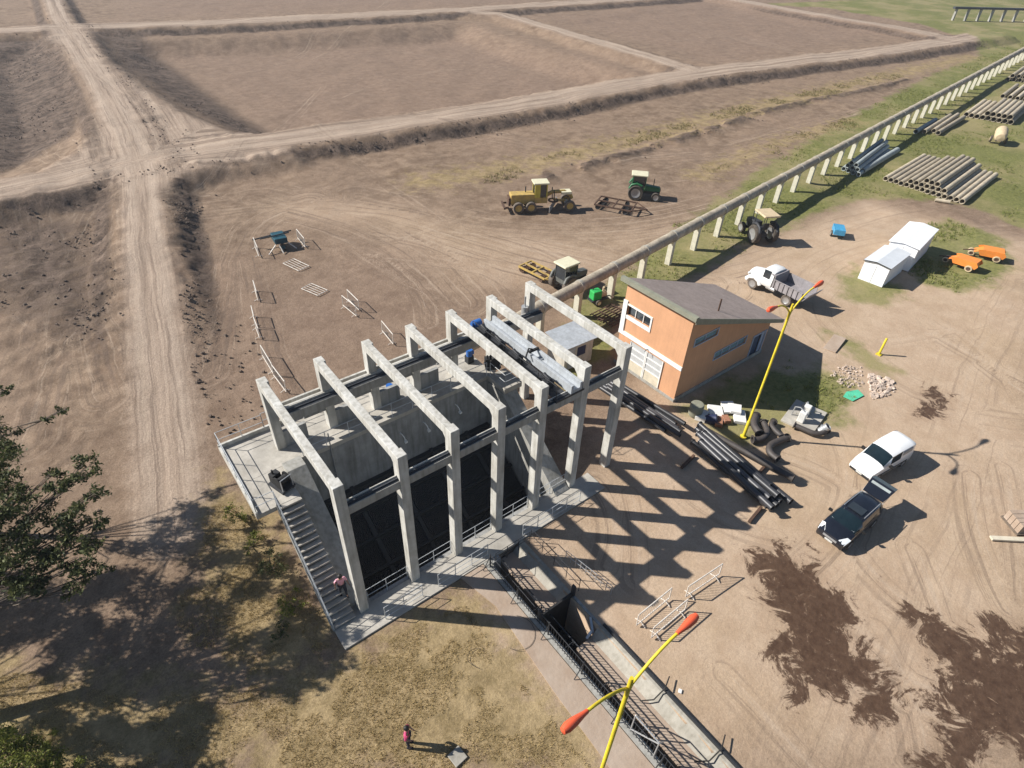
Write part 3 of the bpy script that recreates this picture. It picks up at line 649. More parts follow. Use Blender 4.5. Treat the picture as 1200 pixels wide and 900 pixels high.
# ------------------------------------------------------------------ elevated water trough on piers
def aqueduct():
    k, b = .1405, 10.30
    ang = math.atan(k); O = (13.2, 13.2*k+b, 0)
    t = empty('elevated_pipe_channel', O, ang, 'long raised concrete pipe on a row of short pale piers', 'aqueduct')
    c_ = math.cos(ang); P0 = (32.0-13.2)/c_; st = 4.70/c_
    def zz(u): return 2.42
    n = 58; off = [j for j in range(-3, n)]
    pr = [P0+j*st for j in off if P0+j*st > 4]
    pipe = MB(); prev = 1.0; rr = .50
    pts = [(.2,0,2.95),(2.2,0,2.95)]+[(u,0,2.95) for u in pr]
    pipe.tube(pts, [.30]+[rr]*(len(pts)-1), 16); pipe.build('pipe', M['trough'], t, 50)
    cl = MB().tube([(-.18,0,0),(.18,0,0)], rr+.05, 16).build('pipe_collar', M['concrete_aged'], t, 50)
    for i, u in enumerate(pr):
        q = cl if i == 0 else cl.copy()
        if i: COL.objects.link(q); q.parent = t
        q.location = (u,0,2.95)
    proto = None
    for u in pr:
        if proto is None:
            proto = MB().xz([(-.22,-.1),(.22,-.1),(.22,2.2),(.34,2.46),(-.34,2.46),(-.22,2.2)], -.27, .27).build('pier', M['pale'], t, bevel=.015)
            proto.location = (u,0,0)
        else:
            q = proto.copy(); COL.objects.link(q); q.parent = t; q.location = (u,0,0)
aqueduct()
def far_bridge():
    a = at(1112,24); b = at(1215,26); d = b-a; L = float(np.hypot(d[0], d[1])); ang = math.atan2(d[1], d[0])
    t = empty('far_trestle', a, ang, 'distant dark trestle bridge on slim legs at the upper right edge of the field', 'bridge')
    MB().box(0, L, -.6, .6, 3.4, 4.0).build('deck_girder', M['runway'], t)
    u = 1.0
    while u < L: MB().box(u, u+.45, -.4, .4, -.2, 3.4).build('leg', M['concrete_grey'], t); u += L/7.3
far_bridge()

# ------------------------------------------------------------------ orange pump building
def building():
    X0, X1, Y0, Y1 = 25.36, 35.95, 1.72, 7.62; ZA, ZB = 7.0, 3.1
    t = empty('pump_building', (X0, Y0, 0), 0, 'orange rendered pump building with single pitched brown roof and white band', 'building')
    L, D = X1-X0, Y1-Y0; th = .25
    def zt(x): return ZA+(ZB-ZA)*x/L
    # walls with openings as a shell
    w_ = MB()
    def wall_yz(x, a, b, z0, z1, ops, thick, sgn):
        ys = sorted({a, b, *[o for q in ops for o in q[:2]]}); zs = sorted({z0, z1, *[o for q in ops for o in q[2:]]})
        for i in range(len(ys)-1):
            for j in range(len(zs)-1):
                cy, cz = (ys[i]+ys[i+1])/2, (zs[j]+zs[j+1])/2
                if any(q[0] < cy < q[1] and q[2] < cz < q[3] for q in ops): continue
                w_.box(x, x+thick, ys[i], ys[i+1], zs[j], zs[j+1])
    lw = [(3.33,5.55,4.5,5.3), (1.55,4.75,.0,2.62)]
    wall_yz(0, 0, D, 0, ZA, lw, th, 1)
    rw = [(.75,3.25,4.55,5.1), (3.75,7.55,2.15,2.75), (8.75,10.25,.05,2.15)]
    xs = sorted({0.251, L-.251, *[o for q in rw for o in q[:2]]}); 
    for i in range(len(xs)-1):
        a, b = xs[i], xs[i+1]; zs = sorted({0, *[o for q in rw if q[0] < (a+b)/2 < q[1] for o in q[2:]]})
        ops = [q for q in rw if q[0] < (a+b)/2 < q[1]]
        for j, z in enumerate(zs):
            nx = zs[j+1] if j+1 < len(zs) else None
            if any(q[2] <= z < q[3] for q in ops): continue
            if nx is not None: w_.box(a, b, 0, th, z, nx)
            else: w_.add([(a,0,z),(b,0,z),(b,th,z),(a,th,z),(a,0,zt(a)),(b,0,zt(b)),(b,th,zt(b)),(a,th,zt(a))], [(0,3,2,1),(4,5,6,7),(0,1,5,4),(1,2,6,5),(2,3,7,6),(3,0,4,7)])
    w_.box(L-.25, L, 0, D, 0, ZB-.02)
    w_.add([(.251,D-th,0),(L-.251,D-th,0),(L-.251,D,0),(.251,D,0),(.251,D-th,zt(.25)),(L-.251,D-th,zt(L-.25)),(L-.251,D,zt(L-.25)),(.251,D,zt(.25))], [(0,3,2,1),(4,5,6,7),(0,1,5,4),(1,2,6,5),(2,3,7,6),(3,0,4,7)])
    w_.build('wall', M['orange_wall'], t)
    MB().box(.3, L-.3, .3, D-.3, 0, .05).build('inner_floor', M['slab'], t)
    MB().box(-.06, .0, -.02, D+.02, 0, .22).box(.0, L, -.055, .0, 0, .35).build('plinth', M['concrete_grey'], t)
    MB().box(-.10, -.001, -.03, D+.05, 2.80, 3.10).build('band', M['whitepaint'], t)
    MB().box(-.09, -.001, D-.35, D+.04, 3.1, 5.6).build('corner_pilaster', M['whitepaint'], t)
    # roof slab with fascia
    e = .35
    def sl(z, x): return zt(x)+z
    rf = MB().add([(-e,-e,sl(.20,-e)),(L+e+.9,-e,sl(.20,L+e+.9)),(L+e+.9,D+e,sl(.20,L+e+.9)),(-e,D+e,sl(.20,-e)),
                   (-e,-e,sl(.02,-e)),(L+e+.9,-e,sl(.02,L+e+.9)),(L+e+.9,D+e,sl(.02,L+e+.9)),(-e,D+e,sl(.02,-e))], [(0,1,2,3),(7,6,5,4),(4,5,1,0),(5,6,2,1),(6,7,3,2),(7,4,0,3)]).build('roof', M['roofsheet'], t)
    MB().box(-e-.06, -e, -e-.04, D+e+.04, sl(-.06,-e), sl(.27,-e)).box(-e, -e+.24, -e-.04, D+e+.04, sl(.205,-e), sl(.27,-e)).build('fascia', M['fascia'], rf)
    MB().add([(-e+.01,-e-.05,sl(-.1,0)),(L+e+.9,-e-.05,sl(-.1,L+e+.9)),(L+e+.9,-e-.002,sl(-.1,L+e+.9)),(-e+.01,-e-.002,sl(-.1,0)),(-e+.01,-e-.05,sl(.23,-e)),(L+e+.9,-e-.05,sl(.23,L+e+.9)),(L+e+.9,-e-.002,sl(.23,L+e+.9)),(-e+.01,-e-.002,sl(.23,-e))], [(0,3,2,1),(4,5,6,7),(0,1,5,4),(1,2,6,5),(2,3,7,6),(3,0,4,7)]).build('eaves_board', M['fascia'], rf)
    xx = 4.2; MB().tube([(xx,.95,sl(.1,xx)),(xx,.95,sl(1.15,xx))], .06, 10).build('vent_pipe', M['rust'], rf, 40)
    # window on the bright wall
    def win_yz(y0, y1, z0, z1, n, fm):
        f = MB()
        for a, b, c_, d in ((y0-.13,y1+.13,z1,z1+.13),(y0-.13,y1+.13,z0-.30,z0),(y0-.13,y0,z0,z1),(y1,y1+.13,z0,z1)): f.box(-.055,-.002,a,b,c_,d)
        for i in range(1, n): y = y0+(y1-y0)*i/n; f.box(.10,.16,y-.025,y+.025,z0,z1)
        f = f.build('window_frame', M['whitepaint'], t); MB().box(.17,.19,y0,y1,z0,z1).build('pane', M['glass'], f)
    win_yz(3.33, 5.55, 4.5, 5.3, 3, None)
    for (x0, x1, z0, z1, n) in ((.75,3.25,4.55,5.1,2), (3.75,7.55,2.15,2.75,4)):
        f = MB()
        for a, b, c_, d in ((x0-.08,x1+.08,z1,z1+.08),(x0-.08,x1+.08,z0-.08,z0),(x0-.08,x0,z0,z1),(x1,x1+.08,z0,z1)): f.box(a,b,-.04,-.002,c_,d)
        for i in range(1, n): x = x0+(x1-x0)*i/n; f.box(x-.03,x+.03,.03,.08,z0,z1)
        f = f.build('window_frame', M['blueframe'], t); MB().box(x0,x1,.09,.11,z0,z1).build('pane', M['bluepane'], f)
    # big gate
    g = MB()
    y0, y1, z1 = 1.55, 4.75, 2.62; mid = (y0+y1)/2
    for a, b in ((y0,mid-.012),(mid+.012,y1)): g.box(.06,.12,a,b,1.05,z1)
    g = g.build('gate', M['gatepaint'], t); gl = MB()
    for a, b in ((y0,mid-.012),(mid+.012,y1)): gl.box(.06,.12,a,b,.04,1.047)
    gl.build('gate_lower_panel', M['gatecream'], g)
    fr = MB()
    for a, b in ((y0,mid),(mid,y1)):
        for z in (1.05, 1.58, 2.1): fr.box(.02,.058,a+.05,b-.05,z-.035,z+.035)
        fr.box(.015,.058,a+.02,a+.09,.04,z1-.02); fr.box(.015,.058,b-.09,b-.02,.04,z1-.02)
    fr.build('gate_rails', M['whitepaint'], g); MB().box(-.02,.0,y0-.1,y0-.005,0,z1).build('gate_post', M['rust'], g)
    # side door
    f = MB().box(8.62,8.75,-.05,-.002,.0,2.3).box(10.25,10.38,-.05,-.002,0,2.3).box(8.751,10.249,-.05,-.002,2.15,2.3).build('door_frame', M['blueframe'], t)
    d = MB().box(8.75,9.85,.12,.16,.05,2.15).build('door', M['bluedoor'], t); MB().box(9.87,10.25,.02,.07,.05,2.15).build('open_leaf', M['blueframe'], t)
    # little wall lamp over the gate
    MB().tube([(-.1,3.0,2.9),(-.35,3.0,2.95),(-.42,3.0,2.8)], .03, 6).build('wall_lamp', M['darksteel'], t)
building()
def tin_shed():
    b0 = at(658,432); t = empty('tin_shed', (21.25, 8.95, 0), R(-2), 'small cream tin shed with silver roof beside the right end of the intake', 'shed')
    MB().box(0,2.75,0,2.0,0,2.1).build('wall', M['tinwall'], t)
    rb = MB().add([(-.2,-.2,2.12),(2.95,-.2,2.12),(2.95,2.25,2.35),(-.2,2.25,2.35),(-.2,-.2,2.17),(2.95,-.2,2.17),(2.95,2.25,2.40),(-.2,2.25,2.40)], [(0,3,2,1),(4,5,6,7),(0,1,5,4),(1,2,6,5),(2,3,7,6),(3,0,4,7)]).build('roof', M['tin'], t)
    mb = MB()
    for i in range(1, 10): mb.add([(-.2+i*.315,-.2,2.18),(-.14+i*.315,-.2,2.18),(-.14+i*.315,2.25,2.41),(-.2+i*.315,2.25,2.41)], [(0,1,2,3)])
    mb.build('roof_ribs', M['tin'], rb)
    f = MB().box(1.2,2.0,-.03,-.002,.95,1.75).build('window', M['navy'], t)
    MB().box(.3,.95,-.03,-.002,.05,1.85).build('door', M['tin'], t)
tin_shed()
def sheeted_shed(px, L, D, Z, rz, mt, label, peak):
    t = empty('white_shed', (*px, 0), rz, label, 'shed', 'white sheds')
    body = MB().yz([(0,0),(D,0),(D,Z*.94),(D*.55,Z+peak),(0,Z*.95)], 0, L).build('wall', M['tarp'], t)
    e = .12
    rf = MB().yz([(-e,Z*.945),(D*.55,Z+peak+.015),(D+e,Z*.93),(D+e,Z*.93+.05),(D*.55,Z+peak+.08),(-e,Z*.945+.05)], -e, L+e).build('roof', mt, t)
    MB().yz([(-e-.01,Z*.945-.04),(D*.55,Z+peak-.03),(D+e+.01,Z*.93-.04),(D+e+.01,Z*.93+.04),(D*.55,Z+peak+.05),(-e-.01,Z*.945+.04)], -e-.04, -e-.001).build('roof_edge', M['darksteel'] if mt is M['tarpgrey'] else M['tarp'], rf)
    MB().box(-.012, -.001, D*.5-.02, D*.5+.02, .0, Z*.85).build('front_seam', M['galv'], t)
sheeted_shed((54.9,1.25), 4.75, 2.3, 2.1, R(5), M['tarpgrey'], 'nearer white shed with grey roof sheet and dark roof edge', .04)
sheeted_shed((60.35,1.3), 6.4, 2.6, 2.6, R(9), M['tarp'], 'farther white shed whose roof is bright white all over', .03)

# ------------------------------------------------------------------ street lamps
def lamp(x, y, label):
    t = empty('street_lamp', (x, y, 0), 0, label, 'street lamp', 'double arm street lamps')
    MB().lathe([(0,.02),(.22,.02),(.22,.1),(.11,.14),(.11,1.4),(.075,1.45),(.075,10.2),(.06,10.4),(0,10.4)], 14).build('pole', M['yellow'], t, 40)
    for sx in (-1, 1):
        pts = [(sx*(0+2.0*math.sin(a)*1.0), 0, 10.25+.62*(1-math.cos(a))) for a in np.linspace(0, math.pi/2, 9)]
        pts = [(0,0,9.2),(sx*.12,0,9.9)]+[(sx*(.12+1.8*u), 0, 9.9+.95*(1-(1-u)**2)) for u in np.linspace(.1,1,9)]
        a = MB().tube(pts, .05, 8).build('arm', M['yellow'], t, 50)
        h = MB().lathe([(0,-.06),(.085,-.05),(.1,.1),(.17,.45),(.19,.75),(.13,.92),(0,.96)], 14, Matrix.Translation((sx*1.88,0,10.86)) @ Matrix.Rotation(sx*R(84),4,'Y') @ Matrix.Diagonal((.9,.75,.92,1))).build('lamp_head', M['redlamp'], t, 50)
lamp(26.4, -3.5, 'yellow street lamp with two orange heads standing behind the black pipe stack')
lamp(3.55, -12.7, 'yellow street lamp with two orange heads rising beside the canal at the bottom')

# ------------------------------------------------------------------ vehicles
def wheel(mb_t, mb_r, c, r, wd, axis='Y', M_=None):
    T = Matrix.Translation(c) @ Matrix.Rotation(R(90), 4, 'X')
    h = wd/2; k = r*.6
    mb_t.lathe([(k,-h*.9),(r*.93,-h),(r,-h*.7),(r,h*.7),(r*.93,h),(k,h*.9),(k,-h*.9)], 22, T)
    mb_r.lathe([(0,-h*.7),(k*.5,-h*.72),(k*.96,-h*.9),(k*1.02,-h*.95),(k*1.02,h*.95),(k*.96,h*.9),(k*.5,h*.72),(0,h*.7)], 18, T)
def add_wheels(t, spec, tm, rm, smooth=40):
    for (c, r, wd) in spec:
        a = MB(); b = MB(); wheel(a, b, c, r, wd); q = a.build('wheel', tm, t, smooth); b.build('rim', rm, q, smooth)
def heading(front, rear):
    a, b = at(*front), at(*rear); d = a-b; return math.atan2(d[1], d[0])
def car_loft(st, parts):
    """st rows: x, z0, hw0, zb, hwb, zt, hwt, crown, kind of the panel from this row to the next"""
    rings = []
    for (x, z0, h0, zb, hb, zt, ht, cr, kd) in st:
        half = [(h0*.9,z0),(h0,z0+.12),(max(h0,hb)*1.0,(z0+zb)/2+.05),(hb,zb-.05),(hb*.975,zb),(ht+.03,zt-.07),(ht*.86,zt),(ht*.45,zt+cr*.8),(0,zt+cr)]
        ring = [(x,-a,b) for a, b in half]+[(x,a,b) for a, b in reversed(half[:-1])]
        rings.append(ring)
    n = len(rings[0]); out = {}
    def put(k, quad): out.setdefault(k, MB()).add(quad, [tuple(range(len(quad)))])
    for i in range(len(rings)-1):
        kd = st[i][8]
        for j in range(n-1):
            jj = min(j, n-2-j); q = [rings[i][j], rings[i+1][j], rings[i+1][j+1], rings[i][j+1]]
            k = 'body'
            if jj == 4 and kd in ('win', 'winb'): k = 'side_window' if j == 4 else 'side_window#'
            if jj >= 6 and kd == 'ws': k = 'windscreen'
            if jj >= 6 and kd == 'rw': k = 'rear_window'
            if jj in (5,) and kd in ('ws',) : k = 'windscreen'
            put(k, q)
    put('body', rings[0]); put('body', list(reversed(rings[-1])))
    return out
def build_car(t, out, paint, glass):
    o = {}
    for k, mb in out.items():
        # merge doubles so the panels shade smoothly
        idx = {}; V = []; remap = []
        for v in mb.V:
            key = tuple(round(c, 4) for c in v)
            if key not in idx: idx[key] = len(V); V.append(v)
            remap.append(idx[key])
        mb.V = V; mb.F = [tuple(dict.fromkeys(remap[i] for i in f)) for f in mb.F]; mb.F = [f for f in mb.F if len(f) > 2]
        o[k] = mb.build(k.rstrip('#'), paint if k == 'body' else glass, t, 42)
    return o
def suv():
    rz = heading((974,631), (1030,582)); a = at(969.5,635,.3); L = 4.15
    d = np.array([math.cos(rz), math.sin(rz)]); c = a[:2]-d*L/2
    t = empty('parked_car', (c[0], c[1], 0), rz, 'black estate car with its tailgate raised, parked on the dirt', 'car')
    hl = L/2
    st = [(hl, .38,.62,.62,.62,.66,.55,.02,''), (hl-.06,.28,.78,.72,.76,.80,.62,.02,''), (hl-.45,.26,.86,.82,.84,.93,.70,.03,''), (hl-1.05,.26,.87,.92,.85,1.0,.72,.04,'ws'),
          (hl-1.75,.26,.88,.95,.86,1.46,.64,.05,'win'), (hl-2.35,.26,.88,.96,.86,1.54,.65,.06,'win'), (hl-3.3,.26,.88,.98,.86,1.53,.64,.06,'win'), (hl-3.85,.28,.87,1.0,.84,1.46,.62,.05,''), (hl-4.02,.34,.85,1.0,.82,1.40,.60,.04,''), (-hl,.4,.82,.96,.79,1.34,.58,.03,'')]
    o = build_car(t, car_loft(st, None), M['carblack'], M['teal_glass'])
    add_wheels(t, [((hl-.80,s*.80,.33),.33,.22) for s in (-1,1)]+[((-hl+.78,s*.80,.33),.33,.22) for s in (-1,1)], M['tyre'], M['rim'])
    for s in (-1, 1):
        MB().add([(hl-.02,s*.44,.69),(hl-.08,s*.78,.69),(hl-.58,s*.86,.88),(hl-.52,s*.66,.96),(hl-.10,s*.42,.86)], [(0,1,2,3,4)] if s > 0 else [(4,3,2,1,0)]).build('headlight', M['lampglass'], t)
        MB().obox((hl-1.55,s*1.0,1.02), (.12,.2,.14)).bar((hl-1.55,s*.86,.98),(hl-1.55,s*.96,1.0),.05).build('wing_mirror', M['mirror'], t)
        MB().bar((hl-1.9,s*.60,1.60),(hl-3.7,s*.58,1.58),.035).build('roof_rail', M['galv'], t)
    MB().box(hl-.02,hl+.015,-.40,.40,.60,.72).build('grille', M['galv'], t); MB().box(hl+.0,hl+.03,-.22,.22,.42,.53).build('number_plate', M['plate'], t)
    MB().box(hl-2.55,hl-1.95,-.42,.42,1.592,1.612).build('sunroof', M['glass'], t)
    MB().box(hl-1.16,hl-1.10,-.66,.66,1.02,1.045).build('wiper_sill', M['galv'], t)
    # raised tailgate
    tg = MB().add([(-hl+.12,-.60,1.46),(-hl+.12,.60,1.46),(-hl-.75,.70,1.86),(-hl-.75,-.70,1.86),(-hl+.12,-.60,1.50),(-hl+.12,.60,1.50),(-hl-.75,.70,1.92),(-hl-.75,-.70,1.92)], [(0,3,2,1),(4,5,6,7),(0,1,5,4),(1,2,6,5),(2,3,7,6),(3,0,4,7)]).add([(-hl-.75,-.70,1.86),(-hl-.75,.70,1.86),(-hl-1.2,.68,1.72),(-hl-1.2,-.68,1.72),(-hl-.75,-.70,1.92),(-hl-.75,.70,1.92),(-hl-1.22,.68,1.78),(-hl-1.22,-.68,1.78)], [(0,3,2,1),(4,5,6,7),(0,1,5,4),(1,2,6,5),(2,3,7,6),(3,0,4,7)]).build('tailgate', M['carblack'], t)
    MB().add([(-hl+.02,-.5,1.512),(-hl+.02,.5,1.512),(-hl-.62,.56,1.868),(-hl-.62,-.56,1.868)], [(0,1,2,3)]).build('tailgate_window', M['gpipe'], tg)
    for s in (-1, 1): MB().tube([(-hl+.1,s*.62,1.3),(-hl-.55,s*.66,1.8)], .015, 6).build('gas_strut', M['galv'], tg)
suv()
def van():
    rz = heading((1006,555), (1059,525)); L = 4.1; f = at(1005.5,555.5,.25)
    d = np.array([math.cos(rz), math.sin(rz)]); c = f[:2]-d*L/2
    t = empty('parked_van', (c[0], c[1], 0), rz, 'white compact van with a green sheet behind its windscreen', 'van')
    hl = L/2
    st = [(hl,.34,.60,.58,.60,.62,.52,.02,''),(hl-.08,.26,.76,.72,.74,.80,.62,.03,''),(hl-.5,.24,.82,.88,.80,.97,.66,.05,''),(hl-1.0,.24,.83,.98,.82,1.10,.68,.05,'ws'),
          (hl-1.62,.24,.84,1.02,.83,1.66,.68,.05,'win'),(hl-2.5,.24,.84,1.04,.83,1.74,.70,.05,'win'),(hl-2.62,.24,.84,1.04,.83,1.74,.70,.05,''),(hl-3.7,.24,.84,1.05,.83,1.73,.70,.05,''),(hl-4.02,.28,.83,1.05,.81,1.70,.69,.04,''),(-hl,.34,.81,1.02,.79,1.64,.67,.03,'')]
    build_car(t, car_loft(st, None), M['carwhite'], M['teal_glass'])
    add_wheels(t, [((x,s*.76,.30),.30,.2) for x in (hl-.78,-hl+.72) for s in (-1,1)], M['tyre'], M['rim'])
    MB().box(hl-.07,hl+.03,-.66,.66,.30,.46).build('bumper', M['blackplastic'], t, bevel=.02)
    MB().box(hl+.03,hl+.05,-.2,.2,.36,.46).build('number_plate', M['plate'], t)
    for s in (-1, 1):
        MB().add([(hl-.07,s*.42,.70),(hl-.12,s*.70,.70),(hl-.42,s*.77,.86),(hl-.36,s*.60,.92)], [(0,1,2,3)] if s > 0 else [(3,2,1,0)]).build('headlight', M['lampglass'], t)
        MB().obox((hl-1.4,s*.98,1.08), (.12,.2,.2)).bar((hl-1.4,s*.82,1.04),(hl-1.4,s*.92,1.06),.05).build('wing_mirror', M['mirror'], t)
        MB().box(-hl+.35,-hl+1.35,s*.775-.012 if s < 0 else .765,s*.775+.0 if s < 0 else .787,1.16,1.56).build('rear_side_panel', M['galv'], t)
        MB().box(-hl+.5,hl-.9,min(s*.84,s*.862),max(s*.84,s*.862),.48,.58).build('rubbing_strip', M['blackplastic'], t)
    MB().add([(hl-1.30,.10,1.35),(hl-1.30,.45,1.35),(hl-1.16,.45,1.23),(hl-1.16,.10,1.23),(hl-1.30,.10,1.37),(hl-1.30,.45,1.37),(hl-1.15,.45,1.245),(hl-1.15,.10,1.245)], [(4,5,6,7),(0,3,2,1),(0,1,5,4),(2,3,7,6)]).build('green_sheet', M['signgreen'], t)
van()
def dump_truck():
    fr, re = at(880.5,337.5), at(919.5,357.5); d = fr-re; rz = math.atan2(d[1], d[0]); wb = float(np.hypot(d[0], d[1]))
    nx = np.array([-math.sin(rz), math.cos(rz)]); mid = (fr+re)/2
    side = 1 if np.dot(nx, mid[:2]-CAM[:2]) > 0 else -1
    c = mid[:2]+nx*side*.95
    t = empty('dump_truck', (c[0], c[1], 0), rz, 'old white bonneted dump truck with a grey tipper body', 'truck')
    h = wb/2
    MB().box(-h-1.0,h+.7,-.42,-.30,.62,.82).box(-h-1.0,h+.7,.30,.42,.62,.82).build('chassis', M['darksteel'], t)
    add_wheels(t, [((h,s*.95,.52),.52,.28) for s in (-1,1)]+[((-h,s*.85,.52),.52,.5) for s in (-1,1)], M['dustytyre'], M['rim'])
    # bonnet
    out = car_loft([(h+.95,.75,.48,1.15,.5,1.32,.36,.04,''),(h+.8,.70,.55,1.3,.55,1.52,.42,.06,''),(h+.2,.75,.62,1.4,.60,1.66,.48,.07,''),(h-.45,.80,.80,1.45,.78,1.72,.6,.07,'')], None)
    out['body'].build('bonnet', M['truckwhite'], t, 45)
    for s in (-1, 1): MB().tube([(h+.72,s*.95,.62),(h+.5,s*.95,1.0),(h,s*.95,1.18),(h-.5,s*.95,1.0),(h-.72,s*.95,.66)], .20, 8).build('mudguard', M['truckwhite'], t, 50)
    cab = car_loft([(h-.40,.8,.98,1.55,.98,1.62,.80,.03,'ws'),(h-.72,.75,1.0,1.56,.99,2.35,.84,.07,'win'),(h-1.45,.75,1.0,1.56,.99,2.40,.86,.08,''),(h-1.75,.8,.98,1.56,.97,2.30,.84,.06,'')], None)
    build_car(t, cab, M['truckwhite'], M['glass'])
    MB().box(h+.93,h+1.02,-.85,.85,.55,.75).build('bumper', M['truckwhite'], t)
    for s in (-1, 1): MB().tube([(h+.82,s*.62,1.12),(h+.93,s*.62,1.12)], .11, 12).build('headlight', M['lampglass'], t, 40)
    MB().tube([(h-1.3,-.75,.75),(h-2.2,-.75,.75)], .2, 12).tube([(h-1.3,.75,.75),(h-2.2,.75,.75)], .2, 12).build('fuel_tank', M['galv'], t, 40)
    # open tipper body
    x1, x0 = h-1.95, -h-1.35
    b = MB().box(x0,x1,-1.12,1.12,1.05,1.12).build('tipper_floor', M['bedgrey'], t)
    for s in (-1, 1):
        MB().box(x0,x1,min(s*1.12,s*1.06),max(s*1.12,s*1.06),1.122,1.85).build('tipper_side', M['bedgrey'], b)
        mb = MB()
        for i in range(7): x = x0+.12+i*(x1-x0-.24)/6; mb.box(x-.05,x+.05,min(s*1.121,s*1.19),max(s*1.121,s*1.19),1.06,1.86)
        mb.box(x0,x1,min(s*1.121,s*1.17),max(s*1.121,s*1.17),1.86,1.93); mb.build('side_ribs', M['bedgrey'], b)
    MB().box(x1-.06,x1,-1.059,1.059,1.122,2.15).box(x1-.02,x1+.45,-1.0,1.0,2.151,2.2).build('headboard', M['bedgrey'], b)
    MB().add([(x0,-1.05,1.122),(x0,1.05,1.122),(x0-.45,1.05,1.9),(x0-.45,-1.05,1.9),(x0-.06,-1.05,1.10),(x0-.06,1.05,1.10),(x0-.51,1.05,1.88),(x0-.51,-1.05,1.88)], [(0,1,2,3),(7,6,5,4),(0,3,7,4),(1,5,6,2),(2,6,7,3),(0,4,5,1)]).build('tailboard', M['bedgrey'], b)
    MB().box(-h-.9,-h+.9,-1.1,-.62,1.0,1.045).box(-h-.9,-h+.9,.62,1.1,1.0,1.045).build('rear_mudguard', M['blackplastic'], t)
dump_truck()
def tractor(name, loc, rz, label, group, hood_m, roof_m, s=1.0, canopy=False, tm=None, hoodlen=1.45):
    t = empty(name, loc, rz, label, 'tractor', group); S = s
    def b(*a): return MB().box(*[q*S for q in a])
    tm = tm or M['tyre']
    add_wheels(t, [((-.75*S,q*.82*S,.78*S),.78*S,.46*S) for q in (-1,1)]+[((1.35*S,q*.75*S,.46*S),.46*S,.3*S) for q in (-1,1)], tm, M['rim'])
    b(-1.0,1.7,-.22,.22,.55,.85).box(1.2*S,1.5*S,-.7*S,.7*S,.4*S,.55*S).build('chassis', M['darksteel'], t)
    hd = MB().add([(.2*S,-.36*S,.86*S),(1.75*S,-.30*S,.86*S),(1.75*S,.30*S,.86*S),(.2*S,.36*S,.86*S),(.2*S,-.34*S,1.42*S),(1.68*S,-.24*S,1.28*S),(1.68*S,.24*S,1.28*S),(.2*S,.34*S,1.42*S)], [(0,3,2,1),(4,5,6,7),(0,1,5,4),(1,2,6,5),(2,3,7,6),(3,0,4,7)]).build('bonnet', hood_m, t, bevel=.05*S)
    b(1.752,1.78,-.22,.22,.9,1.2).build('grille', M['blackplastic'], hd)
    MB().tube([(1.0*S,.2*S,1.3*S),(1.0*S,.2*S,2.05*S)], .04*S, 8).build('exhaust', M['darksteel'], t, 40)
    for q in (-1, 1):
        MB().tube([(-1.45*S,q*.82*S,1.15*S),(-1.25*S,q*.82*S,1.55*S),(-.75*S,q*.82*S,1.70*S),(-.2*S,q*.82*S,1.5*S)], [.13*S]*4, 8).build('mudguard', hood_m, t, 50)
    if canopy:
        mb = MB()
        for x in (-1.2, .05):
            for q in (-.55,.55): mb.tube([(x*S,q*S,1.0*S),(x*S,q*S,2.4*S)], .035*S, 6)
        mb.build('canopy_posts', M['darksteel'], t); b(-.8,-.25,-.25,.25,1.1,1.25).box(-.9*S,-.78*S,-.25*S,.25*S,1.25*S,1.7*S).build('seat', M['blackplastic'], t, bevel=.03)
    else:
        mb = MB(); gl = MB()
        P = [(-1.25,.62),(.15,.58)]
        for x, y in P:
            for q in (-1, 1): mb.tube([(x*S,q*y*S,1.0*S),((x*.92)*S,q*y*.92*S,2.38*S)], .04*S, 6)
        mb.build('cab_posts', hood_m, t)
        gl.add([(-1.22*S,-.58*S,1.25*S),(.13*S,-.55*S,1.25*S),(.13*S,.55*S,1.25*S),(-1.22*S,.58*S,1.25*S),(-1.13*S,-.54*S,2.36*S),(.12*S,-.52*S,2.36*S),(.12*S,.52*S,2.36*S),(-1.13*S,.54*S,2.36*S)], [(0,1,5,4),(1,2,6,5),(2,3,7,6),(3,0,4,7)]).build('cab_glass', M['glass'], t)
        b(-1.2,.1,-.56,.56,.85,1.24).build('cab_base', hood_m, t)
    b(-1.4,.3,-.72,.72,2.40,2.56).build('roof', roof_m, t, bevel=.06*S)
    return t
g = at(755,234)
tractor('green_tractor', (g[0]+.2, g[1]+.6, 0), heading((775,233),(745,230)), 'green tractor with pale cab roof parked behind the dark disc harrow', 'tractors', M['tgreen'], M['cream'], 1.15)
g = at(667,337); t_ = tractor('grey_tractor', (g[0], g[1], 0), heading((676,328),(654,337)), 'grey tractor with boxy pale cab partly hidden behind the raised pipe', 'tractors', M['tractorgrey'], M['cream'], 1.1, tm=M['dustytyre'])
g = at(886,279); tractor('canopy_tractor', (g[0], g[1], 0), heading((878,270),(893,283)), 'dark tractor with beige canopy roof under the raised pipe', 'tractors', M['darksteel'], M['beige'], 1.25, canopy=True)
